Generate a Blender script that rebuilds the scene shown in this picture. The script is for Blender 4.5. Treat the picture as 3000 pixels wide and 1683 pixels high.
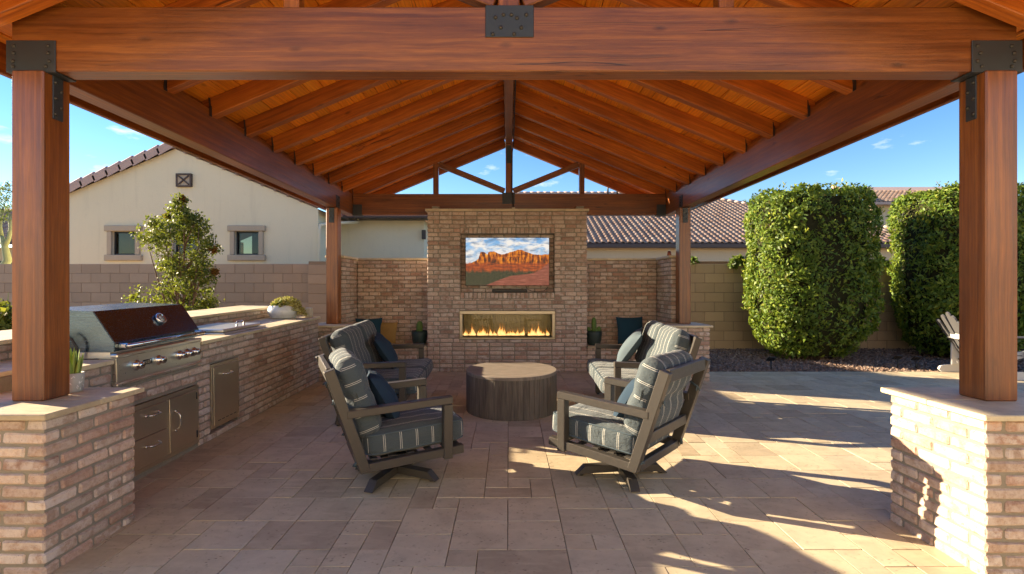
import bpy, bmesh, math, random
import numpy as np
from mathutils import Vector, Matrix, noise as mnoise

# ------------------------------------------------------------------ camera, world, sun, exposure
SC = bpy.context.scene
COL = SC.collection
for o in list(bpy.data.objects):
    bpy.data.objects.remove(o)
CAMZ = 1.463
cam_d = bpy.data.cameras.new('camera'); cam = bpy.data.objects.new('camera', cam_d); COL.objects.link(cam)
cam.location = (0, 0, CAMZ); cam.rotation_euler = (math.radians(90), 0, 0)
cam_d.lens = 17.61; cam_d.sensor_width = 36.0; cam_d.shift_x = 0.0031
cam_d.clip_start = 0.05; cam_d.clip_end = 2000
SC.camera = cam

SUN_TRAVEL = Vector((1.0, -0.33, -0.352)).normalized()
sun_d = bpy.data.lights.new('sun', 'SUN'); sun = bpy.data.objects.new('sun', sun_d); COL.objects.link(sun)
sun_d.energy = 2.85; sun_d.angle = math.radians(0.5); sun_d.color = (1.0, 0.81, 0.56)
sun.rotation_euler = SUN_TRAVEL.to_track_quat('-Z', 'Y').to_euler()
sun.location = (-20, 8, 12)
S_EL = math.asin(-SUN_TRAVEL.z); S_AZ = math.atan2(-SUN_TRAVEL.x, -SUN_TRAVEL.y)

W = bpy.data.worlds.new('World'); SC.world = W; W.use_nodes = True
nt = W.node_tree; nt.nodes.clear()
def wn(t, **k):
    n = nt.nodes.new(t)
    for a, b in k.items(): setattr(n, a, b)
    return n
sky = wn('ShaderNodeTexSky', sky_type='NISHITA', sun_disc=False)
sky.sun_elevation = S_EL; sky.sun_rotation = S_AZ
sky.altitude = 400; sky.air_density = 1.0; sky.dust_density = 0.0; sky.ozone_density = 1.6
# thin small clouds of noise, spread over the whole dome
tc = wn('ShaderNodeTexCoord'); sep = wn('ShaderNodeSeparateXYZ'); nt.links.new(tc.outputs['Generated'], sep.inputs[0])
mp = wn('ShaderNodeMapping'); mp.inputs['Scale'].default_value = (3.1, 3.1, 9.5); mp.inputs['Location'].default_value = (0.35, 0.1, 0.4)
nt.links.new(tc.outputs['Generated'], mp.inputs[0])
nz = wn('ShaderNodeTexNoise'); nz.inputs['Scale'].default_value = 2.3; nz.inputs['Detail'].default_value = 7; nz.inputs['Roughness'].default_value = 0.52
nt.links.new(mp.outputs[0], nz.inputs['Vector'])
rp = wn('ShaderNodeValToRGB'); rp.color_ramp.elements[0].position = 0.595; rp.color_ramp.elements[1].position = 0.72
nt.links.new(nz.outputs[0], rp.inputs[0])
hz = wn('ShaderNodeMapRange'); hz.inputs[1].default_value = 0.03; hz.inputs[2].default_value = 0.16
nt.links.new(sep.outputs[2], hz.inputs[0])
mu = wn('ShaderNodeMath', operation='MULTIPLY'); nt.links.new(rp.outputs[0], mu.inputs[0]); nt.links.new(hz.outputs[0], mu.inputs[1])
mu2 = wn('ShaderNodeMath', operation='MULTIPLY'); mu2.inputs[1].default_value = 0.85; nt.links.new(mu.outputs[0], mu2.inputs[0])
hs = wn('ShaderNodeHueSaturation'); hs.inputs['Hue'].default_value = 0.513; hs.inputs['Saturation'].default_value = 1.34; hs.inputs['Value'].default_value = 0.76
nt.links.new(sky.outputs[0], hs.inputs['Color'])
mx = wn('ShaderNodeMix', data_type='RGBA'); mx.inputs['B'].default_value = (5.2, 5.0, 4.9, 1)
nt.links.new(mu2.outputs[0], mx.inputs['Factor']); nt.links.new(hs.outputs[0], mx.inputs['A'])
bg = wn('ShaderNodeBackground'); bg.inputs[1].default_value = 0.05; nt.links.new(mx.outputs['Result'], bg.inputs[0])
wo = wn('ShaderNodeOutputWorld'); nt.links.new(bg.outputs[0], wo.inputs[0])

SC.view_settings.view_transform = 'Standard'; SC.view_settings.look = 'None'
SC.view_settings.exposure = 2.84; SC.view_settings.gamma = 1.0; SC.view_settings.use_curve_mapping = False
SC.render.engine = 'CYCLES'
SC.cycles.max_bounces = 10; SC.cycles.diffuse_bounces = 6; SC.cycles.glossy_bounces = 4; SC.cycles.transparent_max_bounces = 16
SC.cycles.use_denoising = True; SC.cycles.sample_clamp_indirect = 8.0; SC.cycles.caustics_reflective = False

# ------------------------------------------------------------------ helpers
RNG = random.Random(7)
NR = np.random.default_rng(5)
I4 = Matrix.Identity(4)
TILT_S = 0.019
def fz(y): return TILT_S * (y - 3.157)
TILT = Matrix.Translation((0, 3.157, 0)) @ Matrix.Rotation(math.atan(TILT_S), 4, 'X') @ Matrix.Translation((0, -3.157, 0))
def T(x, y=None, z=None): return Matrix.Translation(x if y is None else (x, y, z))
def R(a, ax='Z'): return Matrix.Rotation(math.radians(a), 4, ax)
def S(x, y, z): return Matrix.Diagonal((x, y, z, 1))
WM = {}
def place(o, M, parent=None):
    COL.objects.link(o)
    WM[o] = M.copy()
    if parent is not None:
        o.parent = parent; o.matrix_parent_inverse = WM[parent].inverted()
    o.matrix_basis = M
    return o
def tag(o, label=None, cat=None, group=None, kind=None):
    if label: o['label'] = label
    if cat: o['category'] = cat
    if group: o['group'] = group
    if kind: o['kind'] = kind
    return o
def thing(name, label, cat, loc=(0, 0, 0), M=None, group=None):
    o = bpy.data.objects.new(name, None); o.empty_display_size = 0.1
    place(o, M if M is not None else T(loc))
    return tag(o, label, cat, group)
def copy_tree(o, M=None, parent=None):
    c = o.copy(); COL.objects.link(c)
    if parent is not None:
        c.parent = parent; c.matrix_parent_inverse = o.matrix_parent_inverse.copy()
    else:
        WM[c] = M; c.matrix_basis = M
    for ch in list(o.children): copy_tree(ch, None, c)
    return c
def mesh_np(name, v, f, mat=None, smooth=False, attrs=None):
    me = bpy.data.meshes.new(name)
    v = np.asarray(v, dtype=np.float32); f = np.asarray(f, dtype=np.int32)
    n = f.shape[1]
    me.vertices.add(len(v)); me.vertices.foreach_set('co', v.ravel())
    me.loops.add(f.size); me.loops.foreach_set('vertex_index', f.ravel())
    me.polygons.add(len(f)); me.polygons.foreach_set('loop_start', np.arange(0, f.size, n, dtype=np.int32))
    me.update(calc_edges=True); me.validate()
    if smooth: me.polygons.foreach_set('use_smooth', np.ones(len(me.polygons), dtype=bool))
    for k, a in (attrs or {}).items():
        at = me.attributes.new(k, 'FLOAT', 'POINT'); at.data.foreach_set('value', np.asarray(a, dtype=np.float32))
    if mat: me.materials.append(mat)
    return me
def chamfer_box(sx, sy, sz, c=0.004, jit=0.0, rng=None):
    c = min(c, sx*.45, sy*.45, sz*.45)
    v = []; idx = {}
    for ix in (-1, 1):
        for iy in (-1, 1):
            for iz in (-1, 1):
                for ax in range(3):
                    p = [ix*sx/2, iy*sy/2, iz*sz/2]
                    for k in range(3):
                        if k != ax: p[k] -= (ix, iy, iz)[k]*c
                    if jit and rng: p = [q + rng.uniform(-jit, jit) for q in p]
                    idx[(ix, iy, iz, ax)] = len(v); v.append(p)
    f = []
    for ax in range(3):
        b, d = (ax+1) % 3, (ax+2) % 3
        for s in (-1, 1):
            q = []
            for (u, w) in ((-1, -1), (1, -1), (1, 1), (-1, 1)):
                k = [0, 0, 0]; k[ax] = s; k[b] = u; k[d] = w
                q.append(idx[(k[0], k[1], k[2], ax)])
            f.append(q if s > 0 else q[::-1])
            for t in (-1, 1):  # edge between face (ax,s) and (b,t)
                k1 = [0, 0, 0]; k1[ax] = s; k1[b] = t; k1[d] = -1
                k2 = list(k1); k2[d] = 1
                q = [idx[(*k1, ax)], idx[(*k1, b)], idx[(*k2, b)], idx[(*k2, ax)]]
                f.append(q if s*t > 0 else q[::-1])
    for ix in (-1, 1):
        for iy in (-1, 1):
            for iz in (-1, 1):
                q = [idx[(ix, iy, iz, a)] for a in range(3)]
                f.append(q if ix*iy*iz > 0 else q[::-1])
    return v, f
class G:
    """collects shapes, then links them as ONE mesh object"""
    def __init__(s): s.v = []; s.f = []; s.sm = []
    def add(s, v, f, M=None, smooth=False):
        n = len(s.v)
        for p in v: s.v.append(tuple(M @ Vector(p)) if M is not None else tuple(p))
        for q in f: s.f.append([i+n for i in q]); s.sm.append(smooth)
        return s
    def box(s, c, d, M=None, ch=0.003):
        v, f = chamfer_box(*d, ch)
        MM = T(c) if M is None else M @ T(c)
        return s.add(v, f, MM)
    def box2(s, a, b, M=None, ch=0.003):
        return s.box([(a[i]+b[i])/2 for i in range(3)], [abs(b[i]-a[i]) for i in range(3)], M, ch)
    def bar(s, p0, p1, w, h, up=(0, 0, 1), ch=0.003):
        p0 = Vector(p0); p1 = Vector(p1); X = (p1-p0).normalized(); U = Vector(up)
        Y = U.cross(X).normalized(); Z = X.cross(Y)
        M = Matrix(((X.x, Y.x, Z.x, 0), (X.y, Y.y, Z.y, 0), (X.z, Y.z, Z.z, 0), (0, 0, 0, 1)))
        v, f = chamfer_box((p1-p0).length, w, h, ch)
        return s.add(v, f, T((p0+p1)/2) @ M)
    def tube(s, pts, r, n=8, cap=True, M=None):
        pts = [Vector(p) for p in pts]; rr = r if isinstance(r, (list, tuple)) else [r]*len(pts)
        v = []; f = []; prev = None
        for i, p in enumerate(pts):
            d = (pts[min(i+1, len(pts)-1)] - pts[max(i-1, 0)]).normalized()
            a = Vector((0, 0, 1)) if abs(d.z) < .9 else Vector((1, 0, 0))
            if prev is not None: a = prev
            x = (a - d*a.dot(d)).normalized(); y = d.cross(x); prev = x
            for k in range(n):
                t = 2*math.pi*k/n
                v.append(p + (x*math.cos(t) + y*math.sin(t))*rr[i])
        for i in range(len(pts)-1):
            for k in range(n):
                f.append([i*n+k, i*n+(k+1) % n, (i+1)*n+(k+1) % n, (i+1)*n+k])
        if cap:
            f.append(list(range(n))[::-1]); f.append([(len(pts)-1)*n+k for k in range(n)])
        return s.add(v, f, M, True)
    def lathe(s, prof, n=32, M=None, smooth=True):
        v = []; f = []
        for (r, z) in prof:
            for k in range(n):
                t = 2*math.pi*k/n; v.append((r*math.cos(t), r*math.sin(t), z))
        for i in range(len(prof)-1):
            for k in range(n):
                f.append([i*n+k, i*n+(k+1) % n, (i+1)*n+(k+1) % n, (i+1)*n+k])
        f.append(list(range(n))[::-1]); f.append([(len(prof)-1)*n+k for k in range(n)])
        return s.add(v, f, M, smooth)
    def prism(s, poly, d, M=None):
        """poly in local XZ, extruded along local Y from 0 to d"""
        n = len(poly); v = [(x, 0, z) for x, z in poly] + [(x, d, z) for x, z in poly]
        f = [list(range(n)), [n+i for i in range(n)][::-1]] + [[(i+1) % n, i, n+i, n+(i+1) % n] for i in range(n)]
        return s.add(v, f, M)
    def mesh(s, name, mat):
        me = bpy.data.meshes.new(name); me.from_pydata(s.v, [], s.f); me.update()
        me.polygons.foreach_set('use_smooth', s.sm)
        if mat: me.materials.append(mat)
        return me
    def build(s, name, mat, parent=None, M=I4):
        o = bpy.data.objects.new(name, s.mesh(name, mat))
        return place(o, M, parent)
def obj_np(name, v, f, mat, parent=None, M=I4, smooth=False, attrs=None):
    return place(bpy.data.objects.new(name, mesh_np(name, v, f, mat, smooth, attrs)), M, parent)
def frame_M(o, X, Z):
    X = Vector(X).normalized(); Z = Vector(Z); Y = Z.cross(X).normalized(); Z = X.cross(Y)
    return Matrix(((X.x, Y.x, Z.x, o[0]), (X.y, Y.y, Z.y, o[1]), (X.z, Y.z, Z.z, o[2]), (0, 0, 0, 1)))
def timber(name, p0, p1, w, h, mat, parent, up=(0, 0, 1), ch=0.006):
    """a squared beam from p0 to p1 (centre line), its grain along local X"""
    p0 = Vector(p0); p1 = Vector(p1)
    v, f = chamfer_box((p1-p0).length, w, h, ch)
    me = bpy.data.meshes.new(name); me.from_pydata(v, [], f); me.update(); me.materials.append(mat)
    return place(bpy.data.objects.new(name, me), frame_M((p0+p1)/2, p1-p0, up), parent)
def cube_sphere(n):
    """unit cube surface grid, welded"""
    key = {}; v = []; f = []
    def vi(p):
        k = tuple(int(round(q*1000)) for q in p)
        if k not in key: key[k] = len(v); v.append(p)
        return key[k]
    for ax in range(3):
        for s in (-1, 1):
            for i in range(n):
                for j in range(n):
                    q = []
                    for a, b in ((i, j), (i+1, j), (i+1, j+1), (i, j+1)):
                        p = [0, 0, 0]; p[ax] = s; p[(ax+1) % 3] = 2*a/n-1; p[(ax+2) % 3] = 2*b/n-1
                        q.append(vi(tuple(p)))
                    f.append(q if s > 0 else q[::-1])
    return np.array(v), np.array(f)
def soft_box(sx, sy, sz, r, n=12, puff=(0, 0, 0), wob=0.0, seed=0):
    """cushion: rounded box, faces puffed out, slightly uneven"""
    v, f = cube_sphere(n)
    h = np.array([sx, sy, sz])/2
    t = np.sign(v)*np.abs(v)**1.0
    p = t*h; inner = np.clip(p, -(h-r), h-r); d = p-inner; L = np.linalg.norm(d, axis=1, keepdims=True)
    q = inner + np.where(L > 1e-6, d/np.maximum(L, 1e-6)*np.minimum(L, r), 0)
    for k in range(3):
        a, b = (k+1) % 3, (k+2) % 3
        g = np.clip(1-t[:, a]**2, 0, 1)*np.clip(1-t[:, b]**2, 0, 1)
        q[:, k] += np.sign(t[:, k])*(np.abs(t[:, k]) > .6)*puff[k]*np.sqrt(g)
    if wob:
        for i in range(len(q)):
            nv = mnoise.noise_vector(Vector(q[i])*7 + Vector((seed*3.1, seed, 0)))
            q[i] += np.array(nv)*wob
    return q, f
def throw_pillow(s, t, n=14, seed=0):
    u = np.linspace(-1, 1, n+1); v = []; f = []
    for sd in (1, -1):
        for a in u:
            for b in u:
                th = t/2*(max(0, (1-abs(a)**2.4)*(1-abs(b)**2.4)))**0.55
                x = a*s/2*(1-.07*(1-b*b)); y = b*s/2*(1-.07*(1-a*a))
                w = mnoise.noise(Vector((a*2.3+seed, b*2.3, seed*2.0)))*.012*(1 if th > .001 else 0)
                v.append((x, y, sd*(th+w)))
    m = n+1
    for i in range(n):
        for j in range(n):
            a = i*m+j
            f.append([a, a+m, a+m+1, a+1]); b = a+m*m
            f.append([b, b+1, b+m+1, b+m])
    return np.array(v), np.array(f)

# ------------------------------------------------------------------ materials
class NB:
    def __init__(s, name):
        s.m = bpy.data.materials.new(name); s.m.use_nodes = True; s.t = s.m.node_tree; s.t.nodes.clear()
        s.out = s.t.nodes.new('ShaderNodeOutputMaterial')
    def n(s, t, ins=None, **k):
        n = s.t.nodes.new(t)
        for a, b in k.items(): setattr(n, a, b)
        for a, b in (ins or {}).items():
            if isinstance(b, bpy.types.NodeSocket): s.t.links.new(b, n.inputs[a])
            else: n.inputs[a].default_value = b
        return n
    def math(s, op, a, b=0.0, c=None, clamp=False):
        n = s.n('ShaderNodeMath', {0: a, 1: b}, operation=op, use_clamp=clamp)
        if c is not None:
            if isinstance(c, bpy.types.NodeSocket): s.t.links.new(c, n.inputs[2])
            else: n.inputs[2].default_value = c
        return n.outputs[0]
    def mix(s, f, a, b, blend='MIX'):
        n = s.n('ShaderNodeMix', {'Factor': f, 'A': a, 'B': b}, data_type='RGBA', blend_type=blend)
        return n.outputs['Result']
    def noise(s, vec, scale, detail=4, rough=.55, dist=0.0, out=0):
        return s.n('ShaderNodeTexNoise', {'Vector': vec, 'Scale': scale, 'Detail': detail, 'Roughness': rough, 'Distortion': dist}).outputs[out]
    def ramp(s, fac, stops, interp='LINEAR'):
        n = s.n('ShaderNodeValToRGB', {0: fac}); cr = n.color_ramp; cr.interpolation = interp
        while len(cr.elements) > 1: cr.elements.remove(cr.elements[-1])
        for i, (p, c) in enumerate(stops):
            e = cr.elements[0] if i == 0 else cr.elements.new(p)
            e.position = p; e.color = (*c, 1) if len(c) == 3 else c
        return n.outputs[0]
    def mapr(s, v, a, b, c=0.0, d=1.0):
        return s.n('ShaderNodeMapRange', {0: v, 1: a, 2: b, 3: c, 4: d}).outputs[0]
    def bump(s, h, strength=.3, dist=.01):
        return s.n('ShaderNodeBump', {'Height': h, 'Strength': strength, 'Distance': dist}).outputs[0]
    def coords(s, off=True, scale=(1, 1, 1), attr=False):
        tc = s.n('ShaderNodeTexCoord'); v = tc.outputs['Object']
        if off:
            if attr: r = s.n('ShaderNodeAttribute', attribute_name='rnd').outputs['Fac']
            else: r = s.n('ShaderNodeObjectInfo').outputs['Random']
            o = s.n('ShaderNodeCombineXYZ', {0: s.math('MULTIPLY', r, 37.0), 1: s.math('MULTIPLY', r, 91.0), 2: s.math('MULTIPLY', r, 53.0)}).outputs[0]
            v = s.n('ShaderNodeVectorMath', {0: v, 1: o}, operation='ADD').outputs[0]
            s.rnd = r
        if scale != (1, 1, 1):
            v = s.n('ShaderNodeVectorMath', {0: v, 1: scale}, operation='MULTIPLY').outputs[0]
        return v
    def bsdf(s, col, rough=.6, normal=None, metal=0.0, spec=.5, **k):
        ins = {'Base Color': col if isinstance(col, bpy.types.NodeSocket) else (*col, 1), 'Roughness': rough, 'Metallic': metal, 'Specular IOR Level': spec}
        if normal is not None: ins['Normal'] = normal
        ins.update(k)
        n = s.n('ShaderNodeBsdfPrincipled', ins)
        s.t.links.new(n.outputs[0], s.out.inputs[0]); return s.m
def C(r, g, b):
    """sRGB 0-255 to linear"""
    return tuple((x/255/12.92 if x/255 <= .04045 else ((x/255+.055)/1.055)**2.4) for x in (r, g, b))
def plain(name, col, rough=.6, metal=0.0, var=.12, scale=25, bump=.08, spec=.5, off=True):
    b = NB(name); v = b.coords(off)
    n = b.noise(v, scale, 5, .6)
    c = b.mix(n, (*[x*(1-var) for x in col], 1), (*[min(1, x*(1+var)) for x in col], 1))
    rr = b.mapr(n, .3, .7, max(0.02, rough-.06), min(1, rough+.06))
    return b.bsdf(c, rr, b.bump(b.noise(v, scale*6, 3), bump, .004), metal, spec)
def wood_mat(name, dark, mid, light, rough=.38, coat=.25, gscale=1.0, bump=.12):
    b = NB(name); v = b.coords(True)
    st = lambda s: b.n('ShaderNodeVectorMath', {0: v, 1: s}, operation='MULTIPLY').outputs[0]
    warp = b.noise(st((1.2, 4, 4)), 1.4, 3, .5, 0, 1)
    vv = b.n('ShaderNodeVectorMath', {0: v, 1: b.n('ShaderNodeVectorMath', {0: warp, 1: (0.0, .035, .035)}, operation='MULTIPLY').outputs[0]}, operation='ADD').outputs[0]
    st2 = lambda s: b.n('ShaderNodeVectorMath', {0: vv, 1: s}, operation='MULTIPLY').outputs[0]
    g1 = b.noise(st2((.55*gscale, 30*gscale, 30*gscale)), 1.6, 6, .66)
    g2 = b.noise(st2((.8, 3.2, 3.2)), 1.3, 5, .6)
    g3 = b.noise(st2((6*gscale, 150*gscale, 150*gscale)), 1.0, 2, .5)
    f = b.math('ADD', b.math('MULTIPLY', g1, .55), b.math('MULTIPLY', g2, .52), clamp=True)
    c = b.ramp(f, [(.38, dark), (.53, mid), (.68, light)])
    wv = b.n('ShaderNodeTexWave', {'Vector': b.n('ShaderNodeVectorMath', {0: st2((.10, 1, 1)), 1: (0.0, .37, .61)}, operation='ADD').outputs[0], 'Scale': 11.0*gscale, 'Distortion': 3.2, 'Detail': 3.0, 'Detail Scale': 1.6}, wave_type='RINGS', rings_direction='X').outputs['Fac']
    c = b.mix(b.math('MULTIPLY', b.mapr(wv, .45, .95), .24), c, (*[x*.75 for x in dark], 1))
    # knots: sparse dark ovals
    vo = b.n('ShaderNodeTexVoronoi', {'Vector': st2((2.4, 6.0, 6.0)), 'Scale': 1.0, 'Randomness': 1.0})
    kn = b.math('MULTIPLY', b.mapr(vo.outputs['Distance'], .03, .13, 1, 0), b.math('GREATER_THAN', b.n('ShaderNodeSeparateColor', {0: vo.outputs['Color']}).outputs[0], .60))
    c = b.mix(b.math('MULTIPLY', kn, .75), c, (*[x*.35 for x in dark], 1))
    c = b.mix(b.math('MULTIPLY', b.mapr(g3, .35, .65), .30), c, (*[x*.55 for x in mid], 1))
    ck = b.noise(st2((.22, 7, 7)), 1.0, 3, .5); ckm = b.mapr(b.noise(st2((.6, 2.5, 2.5)), 1.0, 2), .52, .60)
    ck = b.math('MULTIPLY', b.mapr(b.math('ABSOLUTE', b.math('SUBTRACT', ck, .5)), .0015, .006, 1, 0), ckm)
    c = b.mix(b.math('MULTIPLY', ck, .8), c, (*[x*.22 for x in dark], 1))
    tint = b.mapr(b.rnd, 0, 1, .82, 1.18)
    c = b.n('ShaderNodeVectorMath', {0: c, 1: tint}, operation='MULTIPLY')
    c.operation = 'SCALE'; b.t.links.new(tint, c.inputs['Scale'])
    h = b.math('SUBTRACT', b.math('ADD', b.math('MULTIPLY', g3, .4), b.math('SUBTRACT', g1, b.math('MULTIPLY', kn, .6))), b.math('MULTIPLY', ck, 1.5))
    rr = b.mapr(g1, .3, .7, rough-.05, rough+.15)
    return b.bsdf(c.outputs[0], rr, b.bump(h, bump, .01), 0, .5, **{'Coat Weight': coat, 'Coat Roughness': .26})
def brick_mat(name, attr=False):
    b = NB(name); v = b.coords(True, attr=attr)
    base = b.ramp(b.math('FRACT', b.math('MULTIPLY', b.rnd, 7.31)), [(0, (0.413, 0.284, 0.231)), (.14, (0.501, 0.387, 0.327)), (.32, (0.44, 0.334, 0.277)), (.50, (0.565, 0.46, 0.395)), (.68, (0.422, 0.328, 0.275)), (.82, (0.458, 0.303, 0.242)), (.90, (0.528, 0.437, 0.385)), (1, (0.386, 0.31, 0.269))], 'CONSTANT')
    n1 = b.noise(v, 14, 6, .62); n2 = b.noise(v, 45, 5, .7); n3 = b.noise(v, 130, 3, .6)
    c = b.mix(b.mapr(n2, .42, .62), base, b.n('ShaderNodeVectorMath', {0: base, 1: (.78, .71, .67)}, operation='MULTIPLY').outputs[0])
    wash = b.math('MULTIPLY', b.mapr(b.math('ADD', n1, b.math('MULTIPLY', n3, .25)), .53, .70), b.mapr(b.math('FRACT', b.math('MULTIPLY', b.rnd, 3.77)), 0, 1, .12, .9))
    c = b.n('ShaderNodeVectorMath', {0: c, 1: (1.07, 1.02, .945)}, operation='MULTIPLY').outputs[0]
    sc2 = b.n('ShaderNodeVectorMath', {0: c}, operation='SCALE'); b.t.links.new(b.mapr(b.math('FRACT', b.math('MULTIPLY', b.rnd, 13.7)), 0, 1, .80, 1.20), sc2.inputs['Scale']); c = sc2.outputs[0]
    c = b.mix(wash, c, (.66, .57, .50, 1))
    c = b.mix(b.math('MULTIPLY', b.mapr(n3, .60, .70), .55), c, (.17, .075, .045, 1))
    h = b.math('ADD', b.math('MULTIPLY', n1, .8), b.math('ADD', b.math('MULTIPLY', n2, .5), b.math('MULTIPLY', n3, .25)))
    return b.bsdf(c, .88, b.bump(h, .55, .012), 0, .3)
def travertine_mat(name, attr=False, tint=(1, 1, 1), pits=1.0):
    b = NB(name); v = b.coords(True, attr=attr)
    q = lambda c: tuple(min(.8, c[i]*tint[i]*(1.20, 1.22, 1.08)[i]) for i in range(3))
    r2 = b.math('FRACT', b.math('MULTIPLY', b.rnd, 5.13))
    base = b.ramp(r2, [(0, q((.46, .37, .275))), (.35, q((.52, .43, .325))), (.6, q((.50, .42, .33))), (.82, q((.43, .345, .26))), (.93, q((.37, .29, .215))), (1, q((.55, .46, .35)))])
    n1 = b.noise(v, 3.2, 6, .62, .4); n2 = b.noise(v, 22, 6, .65, .3)
    band = b.noise(b.n('ShaderNodeVectorMath', {0: v, 1: (2.0, 9.0, 9.0)}, operation='MULTIPLY').outputs[0], 1.5, 5, .6, .5)
    c = b.mix(b.mapr(n1, .40, .68, 0, .8), base, b.n('ShaderNodeVectorMath', {0: base, 1: (.70, .68, .67)}, operation='MULTIPLY').outputs[0])
    c = b.mix(b.mapr(band, .50, .72, 0, .5), c, (*q((.56, .46, .34)), 1))
    c = b.mix(b.mapr(n2, .56, .74, 0, .6), c, (*q((.25, .20, .155)), 1))
    vo = b.n('ShaderNodeTexVoronoi', {'Vector': b.n('ShaderNodeVectorMath', {0: v, 1: (1.0, 1.7, 1.7)}, operation='MULTIPLY').outputs[0], 'Scale': 26.0})
    msk = b.mapr(b.noise(v, 5.5, 3), .50, .62)
    pit = b.math('MULTIPLY', b.mapr(vo.outputs['Distance'], .10, .24, 1, 0), b.math('MULTIPLY', msk, pits))
    c = b.mix(b.math('MULTIPLY', pit, .75), c, (.10, .065, .04, 1))
    h = b.math('SUBTRACT', b.math('MULTIPLY', n2, .25), pit)
    return b.bsdf(c, b.mapr(n2, .3, .7, .48, .66), b.bump(h, .35, .006), 0, .4)
def block_mat(name, col):
    b = NB(name); v = b.coords(True)
    n1 = b.noise(v, 4, 5, .6); n2 = b.noise(v, 160, 3, .6)
    t = b.mapr(b.rnd, 0, 1, .90, 1.08)
    c = b.mix(n1, (*[x*.90 for x in col], 1), (*[x*1.1 for x in col], 1))
    c = b.mix(b.mapr(n2, .55, .72, 0, .35), c, (*[x*.5 for x in col], 1))
    cc = b.n('ShaderNodeVectorMath', {0: c}, operation='SCALE'); b.t.links.new(t, cc.inputs['Scale'])
    return b.bsdf(cc.outputs[0], .92, b.bump(n2, .35, .004), 0, .25)
def stucco_mat(name, col):
    b = NB(name); v = b.coords(False)
    n1 = b.noise(v, .9, 5, .6); n2 = b.noise(v, 28, 5, .65)
    c = b.mix(n1, (*[x*.93 for x in col], 1), (*[min(1, x*1.05) for x in col], 1))
    c = b.mix(b.mapr(b.noise(v, 6, 6, .7), .56, .78, 0, .28), c, (*[x*.70 for x in col], 1))
    c = b.mix(b.mapr(b.noise(b.coords(False, (5, 5, .35)), 1.3, 5, .6), .56, .72, 0, .22), c, (*[x*.66 for x in col], 1))
    return b.bsdf(c, .9, b.bump(n2, .35, .012), 0, .25)
def steel_mat(name, col=(.56, .53, .49), rough=.26, ax=(3, 120, 120), bump=.03):
    b = NB(name); v = b.coords(True)
    n = b.noise(b.n('ShaderNodeVectorMath', {0: v, 1: ax}, operation='MULTIPLY').outputs[0], 2.5, 4, .6)
    n2 = b.noise(v, 3, 3)
    c = b.mix(n2, (*[x*.92 for x in col], 1), (*col, 1))
    return b.bsdf(c, b.mapr(n, .3, .7, rough-.07, rough+.09), b.bump(n, bump, .002), 1.0, .5)
def leaf_mat(name, dark, mid, light, rough=.42, trans=.28):
    b = NB(name)
    r = b.n('ShaderNodeAttribute', attribute_name='rnd').outputs['Fac']
    c = b.ramp(r, [(0, (.13, .085, .03)), (.022, (.11, .07, .025)), (.03, dark), (.45, mid), (.9, light), (1, (light[0]*1.3, light[1]*1.05, light[2]))])
    p = b.n('ShaderNodeBsdfPrincipled', {'Base Color': c, 'Roughness': rough, 'Specular IOR Level': .3})
    t = b.n('ShaderNodeBsdfTranslucent', {'Color': b.mix(.5, c, (.30, .36, .03, 1))})
    m = b.n('ShaderNodeMixShader', {0: trans, 1: p.outputs[0], 2: t.outputs[0]})
    b.t.links.new(m.outputs[0], b.out.inputs[0]); return b.m
def glass_mat(name, tint=(.9, .95, .92), rough=.0, refl=1.0):
    b = NB(name)
    g = b.n('ShaderNodeBsdfGlossy', {'Color': (1, 1, 1, 1), 'Roughness': rough}); tr = b.n('ShaderNodeBsdfTransparent', {'Color': (*tint, 1)})
    fr = b.n('ShaderNodeFresnel', {0: 1.5})
    m = b.n('ShaderNodeMixShader', {0: b.math('MULTIPLY', fr.outputs[0], refl), 1: tr.outputs[0], 2: g.outputs[0]})
    b.t.links.new(m.outputs[0], b.out.inputs[0]); return b.m
def stripe_mat(name, base, white=(.58, .56, .49), pitch=.116):
    """slate fabric with paired pale pinstripes; they run fore-and-aft, and turn down the boxed sides"""
    b = NB(name); tc = b.n('ShaderNodeTexCoord'); so = b.n('ShaderNodeSeparateXYZ', {0: tc.outputs['Object']}); sn = b.n('ShaderNodeSeparateXYZ', {0: tc.outputs['Normal']})
    side = b.math('GREATER_THAN', b.math('ABSOLUTE', sn.outputs[1]), .72)
    al = b.n('ShaderNodeAttribute', attribute_name='sidecoord').outputs['Fac']
    u = b.n('ShaderNodeMix', {'Factor': side, 'A': so.outputs[1], 'B': al}).outputs[0]
    fr = b.math('MULTIPLY', b.math('FRACT', b.math('ADD', b.math('DIVIDE', u, pitch), .5)), pitch)
    l1 = b.math('LESS_THAN', b.math('ABSOLUTE', b.math('SUBTRACT', fr, pitch/2-.0058)), .0019)
    l2 = b.math('LESS_THAN', b.math('ABSOLUTE', b.math('SUBTRACT', fr, pitch/2+.0058)), .0019)
    ln = b.math('MAXIMUM', l1, l2)
    wv = b.noise(b.coords(False), 420, 2, .5); n2 = b.noise(b.coords(False), 6, 4)
    c = b.mix(wv, (*[x*.78 for x in base], 1), (*[x*1.25 for x in base], 1))
    c = b.mix(b.mapr(n2, .3, .7, 0, .3), c, (*[x*1.25 for x in base], 1))
    c = b.mix(ln, c, (*white, 1))
    return b.bsdf(c, .92, b.bump(b.math('ADD', b.math('MULTIPLY', wv, .10), b.math('ADD', b.noise(b.coords(False), 7, 3, .5, 1.2), b.math('MULTIPLY', b.noise(b.coords(False, (1, 1, 3)), 14, 2, .5, 2.0), .5))), .6, .022), 0, .2, **{'Sheen Weight': .15})

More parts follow.
